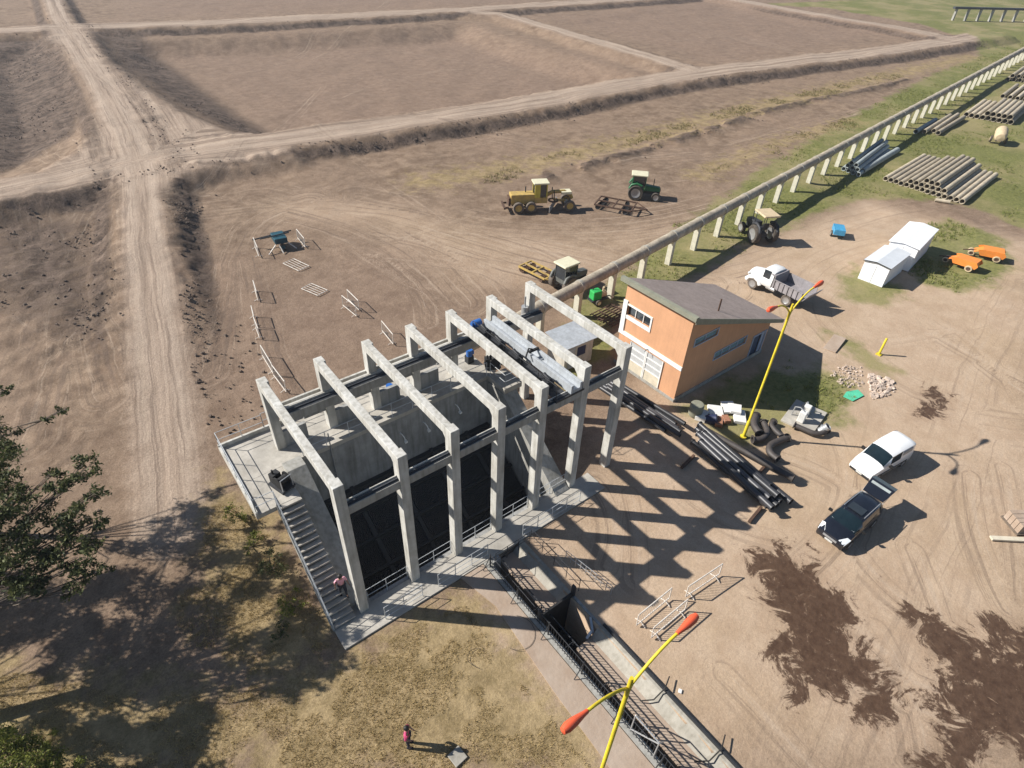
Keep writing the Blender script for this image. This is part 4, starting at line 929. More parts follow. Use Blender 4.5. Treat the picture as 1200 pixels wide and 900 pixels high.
def grader():
    a, b_ = at(674,246), at(610,249); d = a-b_; rz = math.atan2(d[1], d[0]); c = (a+b_)/2; L = float(np.hypot(d[0], d[1]))
    t = empty('motor_grader', (c[0], c[1]+.9, 0), rz, 'yellow motor grader with tall square cab on the bare field', 'grader'); h = L/2
    xs = [-h+.1, -h+1.55]; xf = h-.35
    add_wheels(t, [((x,s*1.0,.62),.62,.4) for x in xs for s in (-1,1)]+[((xf,s*.98,.62),.62,.36) for s in (-1,1)], M['dustytyre'], M['machyellow'])
    MB().box(-h-.7,-h+2.0,-.62,.62,.85,1.95).build('engine_hood', M['machyellow'], t, bevel=.06)
    MB().tube([(-h+1.1,.2,1.95),(-h+1.1,.2,2.6)], .07, 8).build('exhaust', M['darksteel'], t, 40)
    MB().box(-h-.95,-h-.72,-.55,.55,.7,1.6).box(-h-1.5,-h-.95,-.8,-.7,.5,.7).box(-h-1.5,-h-.95,.7,.8,.5,.7).box(-h-1.55,-h-1.35,-1.0,1.0,.5,.72).build('ripper', M['rust'], t)
    x0 = -h+2.0
    MB().box(x0,x0+1.5,-.62,.62,.9,1.55).build('cab_base', M['machyellow'], t)
    mb = MB()
    for x in (x0+.05,x0+1.4):
        for s in (-1,1): mb.box(x-.05,x+.05,s*.57-.05,s*.57+.05,1.55,3.05)
    mb.build('cab_posts', M['machbright'], t); MB().box(x0+.1,x0+1.35,-.53,.53,1.6,3.0).build('cab_glass', M['glass'], t)
    MB().box(x0-.16,x0+1.62,-.76,.76,3.05,3.22).build('cab_roof', M['cream'], t, bevel=.03); MB().box(x0+.0,x0+.62,-.64,-.59,1.56,3.0).build('cab_side_panel', M['machbright'], t)
    MB().tube([(x0+1.3,0,1.5),(x0+2.2,0,1.95),(h-.9,0,1.95),(h-.1,0,1.5),(h+.1,0,1.1)], [.26,.22,.22,.24,.2], 8).build('front_frame', M['machyellow'], t, 40)
    MB().box(h-1.25,h-.1,-.5,.5,1.75,2.02).build('front_deck', M['cream'], t); MB().box(h-.6,h-.2,-.9,.9,.5,.72).build('front_axle', M['darksteel'], t)
    bl = MB()
    ca, sa = math.cos(R(62)), math.sin(R(62)); cx = x0+2.35
    bl.obox((cx,0,.42), (3.3,.08,.62), Matrix.Rotation(R(62),3,'Z')); bl.build('blade', M['galv'], t)
    MB().lathe([(.45,-.07),(.6,-.07),(.6,.07),(.45,.07),(.45,-.07)], 20, Matrix.Translation((cx,0,.95))).build('turntable', M['rust'], t); MB().bar((cx,-.3,.95),(h-.6,0,.9),.14).bar((cx,.3,.95),(h-.6,0,.9),.14).build('drawbar', M['machyellow'], t)
    for s in (-1, 1): MB().tube([(cx,s*.5,.9),(cx-.1,s*.45,2.3)], .06, 8).build('lift_cylinder', M['darksteel'], t, 40)
grader()
def harrow(name, pa, pb, wd, label, mt, mt2):
    a, b_ = at(*pa), at(*pb); d = b_-a; rz = math.atan2(d[1], d[0]); L = float(np.hypot(d[0], d[1])); c = (a+b_)/2
    t = empty(name, (c[0], c[1], 0), rz, label, 'harrow', 'disc harrows'); h = L/2
    MB().bar((-h,-wd/2,.55),(h,-wd/2,.55),.14).bar((-h,wd/2,.55),(h,wd/2,.55),.14).bar((-h,-wd/2,.56),(-h,wd/2,.56),.13).bar((h,-wd/2,.56),(h,wd/2,.56),.13).bar((0,-wd/2,.57),(0,wd/2,.57),.13).bar((-h,0,.6),(h+1.6,0,.5),.13).bar((h,-wd/2,.6),(h+1.5,0,.55),.1).bar((h,wd/2,.6),(h+1.5,0,.55),.1).build('frame', mt, t)
    for x, sk in ((-h*.75,.35),(h*.6,-.35)):
        mb = MB(); k = int(wd/.24)
        for i in range(k):
            y = -wd/2+.12+i*(wd-.24)/(k-1); mb.lathe([(0,.0),(.28,.05),(.30,.06),(.28,.02),(0,-.03)], 12, Matrix.Translation((x+sk*y*.35,y,.31)) @ Matrix.Rotation(R(90),4,'X') @ Matrix.Rotation(sk*.5,4,'Y'))
        mb.tube([(x-sk*wd*.175,-wd/2,.31),(x+sk*wd*.175,wd/2,.31)], .05, 6)
        mb.build('disc_gang', mt2, t, 40)
    return t
harrow('disc_harrow', (700,240), (742,248), 2.8, 'dark rusty disc harrow lying behind the green tractor', M['rust'], M['darksteel'])
harrow('disc_harrow', (615,315), (645,330), 1.7, 'yellow disc harrow hitched to the grey tractor', M['machyellow'], M['rust'])
def pump_set():
    g = at(700,354); t = empty('engine_pump', (g[0], g[1], 0), heading((708,352),(690,357)), 'bright green engine pump on a small trailer beneath the raised pipe', 'pump')
    add_wheels(t, [((-.3,s*.6,.3),.3,.18) for s in (-1,1)], M['tyre'], M['cream'])
    MB().box(-.9,.9,-.4,.4,.35,.45).bar((.9,0,.4),(1.7,0,.3),.08).build('frame', M['darksteel'], t)
    MB().box(-.75,.15,-.36,.36,.452,1.3).build('engine_cover', M['bgreen'], t, bevel=.08); MB().tube([(.2,0,.75),(.75,0,.75)], .28, 14).tube([(.5,0,.9),(.5,0,1.4)], .1, 10).build('pump_casing', M['beige'], t, 40)
    MB().tube([(-.5,.2,1.3),(-.5,.2,1.75)], .05, 8).build('exhaust', M['darksteel'], t)
pump_set()
def cart():
    g = at(980,277); t = empty('blue_cart', (g[0], g[1], 0), R(35), 'small bright blue cart standing alone on the dirt track', 'cart')
    add_wheels(t, [((-.1,s*.62,.32),.32,.16) for s in (-1,1)], M['tyre'], M['rim'])
    mb = MB().box(-.9,.9,-.55,.55,.5,.56)
    for a in ((-.9,.9,-.55,-.5),(-.9,.9,.5,.55),(-.9,-.85,-.499,.499),(.85,.9,-.499,.499)): mb.box(a[0],a[1],a[2],a[3],.56,1.05)
    mb.build('tub', M['bluebin'], t); MB().box(-.84,.84,-.49,.49,1.0,1.03).build('cover', M['bluebin'], t); MB().bar((.9,0,.5),(1.6,0,.35),.06).bar((-.8,-.4,.0),(-.8,-.4,.5),.05).build('drawbar', M['darksteel'], t)
cart()
def scraper(pf, pr, label):
    a, b_ = at(*pf), at(*pr); rz = math.atan2(*(a-b_)[[1,0]]); c = (a+b_)/2
    t = empty('box_scraper', (c[0], c[1], 0), rz, label, 'scraper', 'orange scrapers on the grass'); t.scale = (.84,.84,.72)
    add_wheels(t, [((-1.0,s*.85,.42),.42,.3) for s in (-1,1)]+[((1.7,s*.45,.36),.36,.22) for s in (-1,1)], M['beige'], M['rust'])
    MB().xz([(-1.6,.55),(.8,.45),(1.2,1.15),(.7,1.35),(-1.5,1.45),(-1.8,1.0)], -.85, -.78).xz([(-1.6,.55),(.8,.45),(1.2,1.15),(.7,1.35),(-1.5,1.45),(-1.8,1.0)], .78, .85).add([(-1.6,-.78,.55),(.8,-.78,.45),(.8,.78,.45),(-1.6,.78,.55)], [(0,1,2,3)]).add([(-1.6,-.78,.55),(-1.6,.78,.55),(-1.5,.78,1.45),(-1.5,-.78,1.45)], [(0,1,2,3)]).add([(-1.5,-.78,1.45),(-1.5,.78,1.45),(.7,.78,1.33),(.7,-.78,1.33)], [(0,1,2,3)]).build('bowl', M['orange'], t)
    MB().add([(.5,-.78,1.3),(.5,.78,1.3),(1.5,.6,.7),(1.5,-.6,.7),(.5,-.78,1.24),(.5,.78,1.24),(1.5,.6,.64),(1.5,-.6,.64)], [(0,1,2,3),(7,6,5,4),(0,3,7,4),(1,5,6,2),(2,6,7,3)]).build('apron', M['orange'], t)
    MB().bar((1.2,0,.8),(2.6,0,.4),.12).bar((1.7,-.5,.36),(1.7,.5,.36),.1).build('drawbar', M['rust'], t)
scraper((1112,307), (1140,317), 'left orange scraper in front of the farther white shed')
scraper((1140,298), (1170,305), 'right orange scraper standing farther back on the grass')
def mixer():
    g = at(1168,167); t = empty('tank_trailer', (g[0], g[1], 0), R(20), 'beige tank trailer left on the grass beyond the pipe stacks', 'trailer')
    add_wheels(t, [((-.3,s*1.0,.5),.5,.3) for s in (-1,1)], M['tyre'], M['beige'])
    MB().lathe([(0,-1.8),(.6,-1.7),(.85,-1.2),(.85,1.0),(.5,1.7),(.3,2.0),(0,2.0)], 16, Matrix.Translation((0,0,1.35)) @ Matrix.Rotation(R(80),4,'Y')).build('tank', M['beige'], t, 50)
    MB().bar((-1.8,-.4,.6),(2.8,0,.5),.14).bar((-1.8,.4,.6),(2.8,0,.5),.14).box(1.4,2.2,-.5,.5,.68,1.2).build('frame', M['darksteel'], t)
mixer()
def teal_machine():
    g = at(329,288); t = empty('seed_drill', (g[0], g[1], 0), heading((345,276),(310,283)), 'dark teal farm implement standing in the fenced bare field', 'implement')
    add_wheels(t, [((0,s*1.1,.35),.35,.2) for s in (-1,1)], M['tyre'], M['teal'])
    MB().box(-.6,.6,-.9,.9,.6,1.15).build('hopper', M['teal'], t, bevel=.05); MB().bar((-2.4,.6,.9),(1.4,.6,1.1),.1).bar((-1.8,-.2,1.2),(1.0,-.2,1.3),.1).build('boom', M['darksteel'], t)
    for a, b_ in (((-.6,-.9,.6),(-1.5,-1.5,.05)),((-.3,-1.0,.6),(-.2,-1.9,.05)),((.6,-.9,.6),(1.2,-1.4,.05))): MB().bar(a,b_,.08).build('leg', M['whitesteel'], t)
teal_machine()

# ------------------------------------------------------------------ steel crowd barriers
def barrier(p, q, label, flat=False, wide=None, h=1.05):
    p, q = np.array(p[:2]), np.array(q[:2]); d = q-p; L = float(np.hypot(*d)); rz = math.atan2(d[1], d[0])
    t = empty('steel_barrier', (p[0], p[1], 0.0), rz, label, 'barrier', 'white steel barriers')
    H_ = wide or h
    def P(u, v): return (u, v, .06) if flat else (u, (v-.1)*.05, v+.0)
    lo = 0.0 if flat else .14
    fr = MB(); r = .034
    for a, b_ in ((P(0,lo),P(0,H_)),(P(0,H_),P(L,H_)),(P(L,H_),P(L,lo)),(P(L,lo),P(0,lo))): fr.tube([a,b_], r, 6)
    fr.build('frame', M['whitesteel'], t)
    bars = MB(); n = max(3, int(L/.16))
    if flat:
        for i in range(1, 4): bars.tube([P(L*i/4,0),P(L*i/4,H_)], .02, 5)
        bars.tube([P(0,H_*.5),P(L,H_*.5)], .02, 5)
    else:
        for i in range(1, n): bars.tube([P(L*i/n,lo),P(L*i/n,H_)], .011, 4)
    bars.build('bars', M['whitesteel'], t)
    if not flat:
        for u in (.12*L,.88*L):
            MB().tube([(u,-.32,.02),(u,0,.16),(u,.32,.02)], .026, 6).build('foot', M['whitesteel'], t)
    return t
BAR = [((299,290),(304,302),'upright barrier left of the teal implement'), ((349,280),(358,291),'upright barrier right of the teal implement'),
       ((299,341),(303,354),'upper barrier of the left row, standing on its own'), ((297,371),(300,383),'second barrier of the left row, just above its neighbour'), ((300,385),(305,398),'third barrier of the left row, above the long leaning pair'),
       ((308,418),(321,440),'upper of the two end to end barriers behind the first portal frame'), ((321,441),(336,461),'lower of the two end to end barriers behind the first portal frame'),
       ((402,359),(418,372),'left barrier of the close pair in the bare field'), ((408,352),(421,365),'right barrier of the close pair in the bare field'), ((448,389),(461,405),'lone barrier on grass behind the third portal frame')]
for a, b_, lb in BAR: barrier(at(*a), at(*b_), lb)
def flat_barrier(c4, lb):
    a, b_, c_, d_ = [at(*q) for q in c4]; barrier(a, b_, lb, True, float(np.hypot(*(d_-a)[:2])))
flat_barrier([(350,318),(362.5,312.4),(356,300.8),(343.7,305.7)], 'square barrier lying flat below the teal implement')
flat_barrier([(372.6,347),(384,340.7),(371.7,330.3),(361.9,335.5)], 'square barrier lying flat left of the close pair')
barrier((10.5,-8.62), (12.95,-8.6), 'nearer of the three barriers beside the canal, its top rail tilted', h=1.0)
barrier((10.6,-9.5), (13.1,-9.5), 'front barrier of the three beside the canal, below its neighbour', h=1.0)
barrier((13.7,-9.05), (16.2,-9.25), 'right barrier of the three beside the canal, behind the lamp head', h=1.0)

# ------------------------------------------------------------------ pipes
def pipe(p, q, r, mt, label, group, th=.06, z=None, flange=0):
    p, q = V3(p), V3(q); d = q-p; L = d.length; rz = math.atan2(d.y, d.x)
    t = MB().hollow([(0,0,0),(L*.5,0,0),(L,0,0)], r, th, 16).build('pipe', mt, None, 50); t.location = p; t.rotation_euler = (0, -math.asin(max(-1, min(1, d.z/L))), rz)
    tag(t, label, 'pipe', group)
    if flange:
        for x in (0, L-.05): MB().hollow([(x,0,0),(x+.05,0,0)], r+flange, flange+th, 16).build('flange', mt, t, 50)
    return t
def stack(A, B, dirv, L, r, rows, mt, label_fn, group, jit=.25):
    A, B = np.array(A[:2]), np.array(B[:2]); e = B-A; step = np.hypot(*e)/max(1, rows[0][1]-1); e = e/np.hypot(*e)
    u = np.array(dirv)/np.hypot(*dirv); rnd_ = random.Random(len(group))
    for k, (s0, n) in enumerate(rows):
        for i in range(n):
            p = A+e*(step*(s0+i)+(.5*step*k)); p = p-u*rnd_.uniform(0, jit); z = r*.98+k*r*1.72
            pipe((p[0],p[1],z), (p[0]+u[0]*L, p[1]+u[1]*L, z), r, mt if not callable(mt) else mt(k, i), label_fn(k, i), group)
a, b_ = at(1037,212), at(1126,239); dv = at(1082,185)[:2]-at(1037,212)[:2]; LS = float(np.hypot(*dv))
ncol = 15; stp = np.hypot(*(b_-a)[:2])/(ncol-1); rr = stp*.49
tier = ['bottom', 'second', 'top']
stack(a, b_, dv, LS, rr, [(0,ncol),(4,7),(6,3)], lambda k, i: M['cpipe'], lambda k, i: 'weathered concrete pipe in the %s layer of the big pile near the white sheds' % tier[k], 'concrete pipes in the big pile')
a, b_ = at(988,200), at(1005,207); dv = at(1040,178)[:2]-at(1005,206)[:2]
stack(a, b_, dv, float(np.hypot(*dv)), .30, [(0,4),(0,3),(0,2)], lambda k, i: M['gpipe'], lambda k, i: 'dark grey pipe in the small pile right beside the raised pipe piers', 'dark pipes beside the piers')
p, q = at(1009,204), at(1050,179); pipe((p[0],p[1],.4), (q[0],q[1],.4), .4, M['gpipe'], 'single pale grey pipe in front of the small dark pile', 'dark pipes beside the piers')
for i, (p, q) in enumerate([((1072,157),(1095,143)), ((1082,157),(1112,138)), ((1093,156),(1121,137)), ((1098,158.5),(1128,140))]):
    p, q = at(*p), at(*q); pipe((p[0],p[1],.36), (q[0],q[1],.36), .36, M['gpipe'] if i == 0 else M['cpipe'], ['dark pipe at the left of the flat row of four', 'second pipe from the left in the flat row of four', 'third pipe from the left in the flat row of four', 'rightmost pipe in the flat row of four'][i], 'row of four pipes')
a, b_ = at(1131,137), at(1183,146); dv = at(1205,98)[:2]-at(1160,134)[:2]; dv = dv/np.hypot(*dv)
stack(a, b_, dv, 14.0, .42, [(0,9),(3,5)], lambda k, i: M['cpipe'], lambda k, i: 'pale concrete pipe in the %s layer of the large far pile at the right edge' % tier[k], 'pipes in the far pile')
a, b_ = at(1174,115), at(1200,119); stack(a, b_, dv, 14.0, .40, [(0,4)], lambda k, i: M['cpipe'], lambda k, i: 'thin pale pipe between the two far piles at the right edge', 'pipes between the far piles')
a, b_ = at(1180,95), at(1215,99); stack(a, b_, dv, 13.0, .42, [(0,6),(0,5)], lambda k, i: M['cpipe'], lambda k, i: 'grey pipe in the farthest pile at the right edge of the photo', 'pipes in the farthest pile')
p, q = at(1095,236), at(1112,239); pipe((p[0],p[1],.22), (q[0],q[1],.22), .22, M['cpipe'], 'short pale pipe piece lying in front of the big pile', 'loose pipe pieces')
# black pipes between lamp and building
def bundle(pa, pb, L, r, n, nl, label, group, fl=.0, seed=1, wid=None):
    a, b_ = at(*pa), at(*pb); d = (b_-a)[:2]; d = d/np.hypot(*d); nrm = np.array([-d[1], d[0]]); rn = random.Random(seed)
    for k in range(nl):
        for i in range(n-k):
            o_ = (i-(n-k-1)/2)*r*2.12; sft = rn.uniform(-.7,.7); p = a[:2]+nrm*o_+d*sft; an = rn.uniform(-.05,.05); dd = np.array([d[0]*math.cos(an)-d[1]*math.sin(an), d[0]*math.sin(an)+d[1]*math.cos(an)])
            pipe((p[0],p[1],.18+r+k*r*1.8), (p[0]+dd[0]*L,p[1]+dd[1]*L,.18+r+k*r*1.8), r, M['bpipe'], label % ['bottom','upper','top'][k], group, .03, flange=fl)
bundle((708,453), (783,503), 6.4, .15, 5, 2, 'dull black pipe in the %s layer of the bundle in front of the grey gate', 'black pipes by the gate', .0, 3)
bundle((818,516), (905,592), 6.2, .18, 5, 2, 'black flanged pipe in the %s layer of the long stack below the lamp', 'black flanged pipes below the lamp', .05, 5)
for pa, pb, lb in (((822,501),(930,561),'long black pipe raised on wooden bearers above the flanged stack'),):
    p, q = at(*pa, .45), at(*pb, .45); pipe((p[0],p[1],.45), (q[0],q[1],.45), .2, M['brpipe'], lb, 'long pipe', .03, flange=.06)
for j, px in enumerate([(842,520),(893,550),(806,541),(885,603)]):
    p = at(*px, .1); d = heading((930,561),(822,501)); t_ = MB().obox((0,0,.11), (.16,1.5,.2)).build('timber_bearer', M['rust'], None); t_.location = (p[0],p[1],0); t_.rotation_euler = (0,0,d)
    tag(t_, ['brown timber bearer under the left end of the long black pipe', 'brown timber bearer under the right end of the long black pipe', 'brown timber bearer at the left end of the flanged stack', 'brown timber bearer at the lower right end of the flanged stack'][j], 'bearer', 'timber bearers')
def elbow(pxs, r, label, name='pipe_elbow', mt=None, z=.3, flange=True):
    pts = [at(*q, z) for q in pxs]; P = [V3(p) for p in pts]
    # smooth curve
    def cr(t):
        n = len(P)-1; i = min(int(t*n), n-1); u = t*n-i; a, b2, c2, d2 = P[max(i-1,0)], P[i], P[i+1], P[min(i+2,n)]
        return .5*((2*b2)+(c2-a)*u+(2*a-5*b2+4*c2-d2)*u*u+(3*b2-a-3*c2+d2)*u**3)
    C_ = [cr(k/14) for k in range(15)]; o = C_[0].copy(); o.z = 0
    t = MB().hollow([c_-o for c_ in C_], r, .03, 14).build(name, mt or M['brpipe'], None, 50); t.location = o; tag(t, label, 'pipe', 'loose curved pipes')
    if flange:
        for a, b2 in ((C_[0], C_[1]), (C_[-1], C_[-2])):
            d = (b2-a).normalized(); MB().hollow([a-o-d*.03, a-o+d*.03], r+.09, .12, 16).build('flange', mt or M['brpipe'], t, 50)
elbow([(886,487),(884,498),(890,508)], .24, 'short fat black pipe leaning at the foot of the lamp')
elbow([(895,495),(899,506),(893,514),(882,515)], .2, 'black bent pipe curling beside the foot of the lamp')
elbow([(907,494),(904,498),(911,507),(919,512)], .17, 'slim curved brown pipe above the double bend')
elbow([(923,513),(912,517),(903,522),(902,530),(911,538)], .22, 'double bend brown pipe with flanges at both ends')
elbow([(931,498),(942,503),(952,507),(962,508),(969,504)], .17, 'brown swan neck pipe ending in a silver coupling')
p = at(966,502,.4); t_ = MB().hollow([(0,0,-.3),(0,0,.35)], .26, .05, 16).lathe([(.26,.0),(.33,.0),(.33,.07),(.26,.07)], 16).build('steel_coupling', M['galv'], None, 50); t_.location = (p[0],p[1],.35); t_.rotation_euler = (R(25),R(20),0); tag(t_, 'shiny silver steel coupling on the end of the swan neck pipe', 'coupling')

# ------------------------------------------------------------------ rubble, blocks, boards
def block(px, size, rz, mt, label, name, cat, group=None, z=0, parts=None):
    p = at(*px); t = MB().box(-size[0]/2,size[0]/2,-size[1]/2,size[1]/2,0,size[2]).build(name, mt, None, bevel=.02); t.location = (p[0],p[1],z); t.rotation_euler = (random.uniform(-.06,.06),random.uniform(-.06,.06),rz); tag(t, label, cat, group); return t
tw = ['white foam block at the left of the heap under the lamp', 'large white slab in the middle of the heap under the lamp', 'white slab at the right of the heap touching the lamp pole', 'small white slab at the back of the heap under the lamp', 'white slab with dark holes in the heap under the lamp']
for (px, sz, rz, z), lb in zip([((822,489),(1.0,.7,.35),.4,0), ((838,487),(1.5,1.0,.22),.8,.1), ((866,490),(1.3,.8,.25),.7,.0), ((853,480),(1.2,.9,.18),.9,.12), ((861,484),(.9,.7,.2),.6,.28)], tw):
    block(px, sz, rz, M['whitefoam'], lb, 'white_block', 'block', 'white blocks', z)
for (px, sz, rz, z), lb in zip([((842,496),(.9,.5,.3),.6,0), ((850,494),(.7,.45,.25),1.0,.1)], ['red brick lump in front of the white slabs', 'smaller red brick lump beside the first one']): block(px, sz, rz, M['brick'], lb, 'brick_lump', 'brick', 'brick lumps', z)
t_ = MB().lathe([(0,0),(.42,0),(.48,.1),(.48,.9),(.42,1.0),(.3,1.02),(0,1.0)], 18).build('green_drum', M['fascia'], None, 40); p = at(814,486); t_.location = (p[0],p[1],0); tag(t_, 'pale green drum standing at the left end of the white heap', 'drum')
t_ = MB().lathe([(0,0),(.35,.0),(.38,.8),(.3,.86),(0,.86)], 16).build('blue_grey_drum', M['navy'], None, 40); p = at(826,492); t_.location = (p[0],p[1],0); t_.rotation_euler = (R(70),0,.6); tag(t_, 'dark blue drum lying on its side against the green drum', 'drum')
def pump_plinth():
    p = at(942,489); t = empty('well_pump', (p[0],p[1],0), R(12), 'white twin pump on a small concrete plinth in the shade of the building', 'pump')
    MB().box(-1.5,1.5,-1.1,1.1,-.05,.12).build('plinth', M['slab'], t, bevel=.02)
    for x in (-.75, .1): MB().box(x-.2,x+.2,-.2,.25,.121,1.0).build('casing', M['whitefoam'], t, bevel=.04)
    MB().tube([(-.75,.0,1.0),(-.7,.35,1.15),(-.5,.7,.9),(-.5,.75,.12)], .045, 8).tube([(.1,0,.9),(.45,.2,1.0),(.6,.4,.6),(.6,.45,.12)], .045, 8).build('pipework', M['galv'], t, 40)
pump_plinth()
p = at(1000,463); t_ = MB().prism([(-.75,-.35),(.55,-.5),(.85,.1),(-.1,.5),(-.85,.35)], .0, .03).build('green_sheet', M['signgreen'], None); t_.location = (p[0],p[1],.02); tag(t_, 'flat green plastic sheet lying beside the rubble heap', 'sheet')
p = at(1030,415); t_ = MB().lathe([(0,0),(.09,0),(.09,1.5),(.05,1.56),(0,1.56)], 12).box(-.2,.2,-.2,.2,-.05,.04).build('marker_post', M['yellow'], None, 40); t_.location = (p[0],p[1],0); tag(t_, 'short yellow marker post standing in the grass strip', 'post')
block((978,403), (2.6,1.0,.1), .2, M['path'], 'flat pale slab on the ground above the rubble', 'loose_slab', 'slab', 'loose slabs')
block((536,887), (.6,.6,.08), .1, M['bankwall'], 'square pale concrete lid in the dry grass near the standing person', 'manhole_lid', 'lid')
def lumps(name, label, cat, pts, rng, mt, kind=None, seed=3):
    rn = random.Random(seed); mb = MB(); V0 = []
    for (x, y, z) in pts:
        r = rng[0]+(rng[1]-rng[0])*rn.random()**2.2; a = rn.uniform(0, 6.28); vs_ = []
        for (ux, uy, uz) in ((1,0,0),(0,1,0),(-1,0,0),(0,-1,0),(.6,.6,.75),(-.6,.5,.8),(-.1,-.7,.8)):
            k = r*rn.uniform(.6,1.15); vs_.append((x+k*(ux*math.cos(a)-uy*math.sin(a)), y+k*(ux*math.sin(a)+uy*math.cos(a)), z+k*uz*.8-(.25*r if uz == 0 else 0)))
        mb.add(vs_, [(0,1,4),(1,5,4),(1,2,5),(2,3,5),(3,6,5),(3,0,6),(0,4,6),(4,5,6)])
    o = mb.build(name, mt, None); return tag(o, label, cat, None, kind)
rn = random.Random(11)
def scatter(poly, n, dens=None):
    P = wpoly(poly); x0, y0 = P.min(0); x1, y1 = P.max(0); out = []
    while len(out) < n:
        m_ = 4000; X = np.random.uniform(x0, x1, m_); Y = np.random.uniform(y0, y1, m_); k = sdf(X, Y, P) > 0
        out += [(float(a), float(b2)) for a, b2 in zip(X[k], Y[k])]
    return out[:n]
hp = [(x, y, max(0, .5-.22*math.hypot(x-38.4, y+3.6))*random.random()) for x, y in scatter([(1017,438),(1045,445),(1048,462),(1022,468)], 150)]
lumps('rubble_heap', 'broken pinkish rubble heap beside the green sheet', 'rubble', hp, (.1,.28), M['rubble'], 'stuff')
hp = [(x, y, 0) for x, y in scatter([(985,428),(1010,430),(1012,455),(990,455),(972,440)], 120)]
lumps('loose_rubble', 'thin scatter of rubble between the building shadow and the heap', 'rubble', hp, (.05,.16), M['rubble'], 'stuff', 5)
def brick_pile():
    p = at(1196,622); t = empty('brick_pile', (p[0]+.6,p[1],0), R(-35), 'pallet of pinkish bricks cut off by the right edge of the photo', 'bricks')
    MB().box(-1.0,1.6,-.7,.7,0,.12).build('pallet', M['bark'], t)
    mb = MB()
    for k in range(4):
        for i in range(9):
            for j in range(4): mb.box(-.95+i*.26,-.72+i*.26,-.62+j*.31,-.34+j*.31,.121+k*.16,.27+k*.16)
    mb.build('bricks', M['path'], t)
brick_pile()
p = at(1192,636); t_ = MB().obox((0,0,.1),(4.2,.28,.12)).build('timber_plank', M['gatecream'], None); t_.location = (p[0]+.6,p[1]-.3,0); t_.rotation_euler = (0,0,R(-40)); tag(t_, 'pale timber plank on the ground in front of the brick pallet', 'plank')
def lattice():
    p = at(716,385); t = empty('steel_lattice', (p[0],p[1],0), R(5), 'stack of rusty steel lattice leaning near the left wall of the orange building', 'lattice')
    mb = MB()
    for i in range(9): mb.bar((0,i*.3,.15),(3.0,i*.3,.15),.07)
    for i in range(4): mb.bar((.2+i*.85,0,.22),(.2+i*.85,2.4,.22),.06)
    mb.build('bars', M['rust'], t)
lattice()
# black pipe from the rebar pieces by the canal end
for px, lb in (((797,810),'small white paper scrap beside the canal wall'),): block(px, (.2,.16,.04), .5, M['whitefoam'], lb, 'paper_scrap', 'scrap')
mb = MB(); c0 = at(560,772); mb.tube([(c0[0]+.42*math.cos(a)*(1+.1*math.sin(3*a)), c0[1]+.5*math.sin(a), .06) for a in np.linspace(.6,4.2,20)], .010, 5); t_ = mb.build('hose_coil', M['cable'], None); tag(t_, 'thin dark hose curled in a loop on the dry grass', 'hose', 'thin hoses')
mb = MB(); c0 = at(606,742); mb.tube([(c0[0]+.85*math.cos(a), c0[1]+.9*math.sin(a), .06) for a in np.linspace(3.6,7.2,18)], .010, 5); t_ = mb.build('hose_coil', M['cable'], None); tag(t_, 'thin dark hose bent over the edge of the path', 'hose', 'thin hoses')

# ------------------------------------------------------------------ people
def skinned(name, V, E, Rr, mt, parent, root=0, sub=1):
    me = bpy.data.meshes.new(name); me.from_pydata(V, E, []); o = bpy.data.objects.new(name, me); COL.objects.link(o)
    md = o.modifiers.new('skin', 'SKIN'); md.use_smooth_shade = True
    if not me.skin_vertices: me.skin_vertices.new() if hasattr(me.skin_vertices, 'new') else None
    for i, r in enumerate(Rr): me.skin_vertices[0].data[i].radius = (r, r); me.skin_vertices[0].data[i].use_root = (i == root)
    s_ = o.modifiers.new('sub', 'SUBSURF'); s_.levels = sub; s_.render_levels = sub
    dg = bpy.context.evaluated_depsgraph_get(); dg.update(); m2 = bpy.data.meshes.new_from_object(o.evaluated_get(dg))
    m2.name = name; bpy.data.objects.remove(o); m2.materials.clear(); m2.materials.append(mt)
    q = bpy.data.objects.new(name, m2); COL.objects.link(q); q.parent = parent; return q
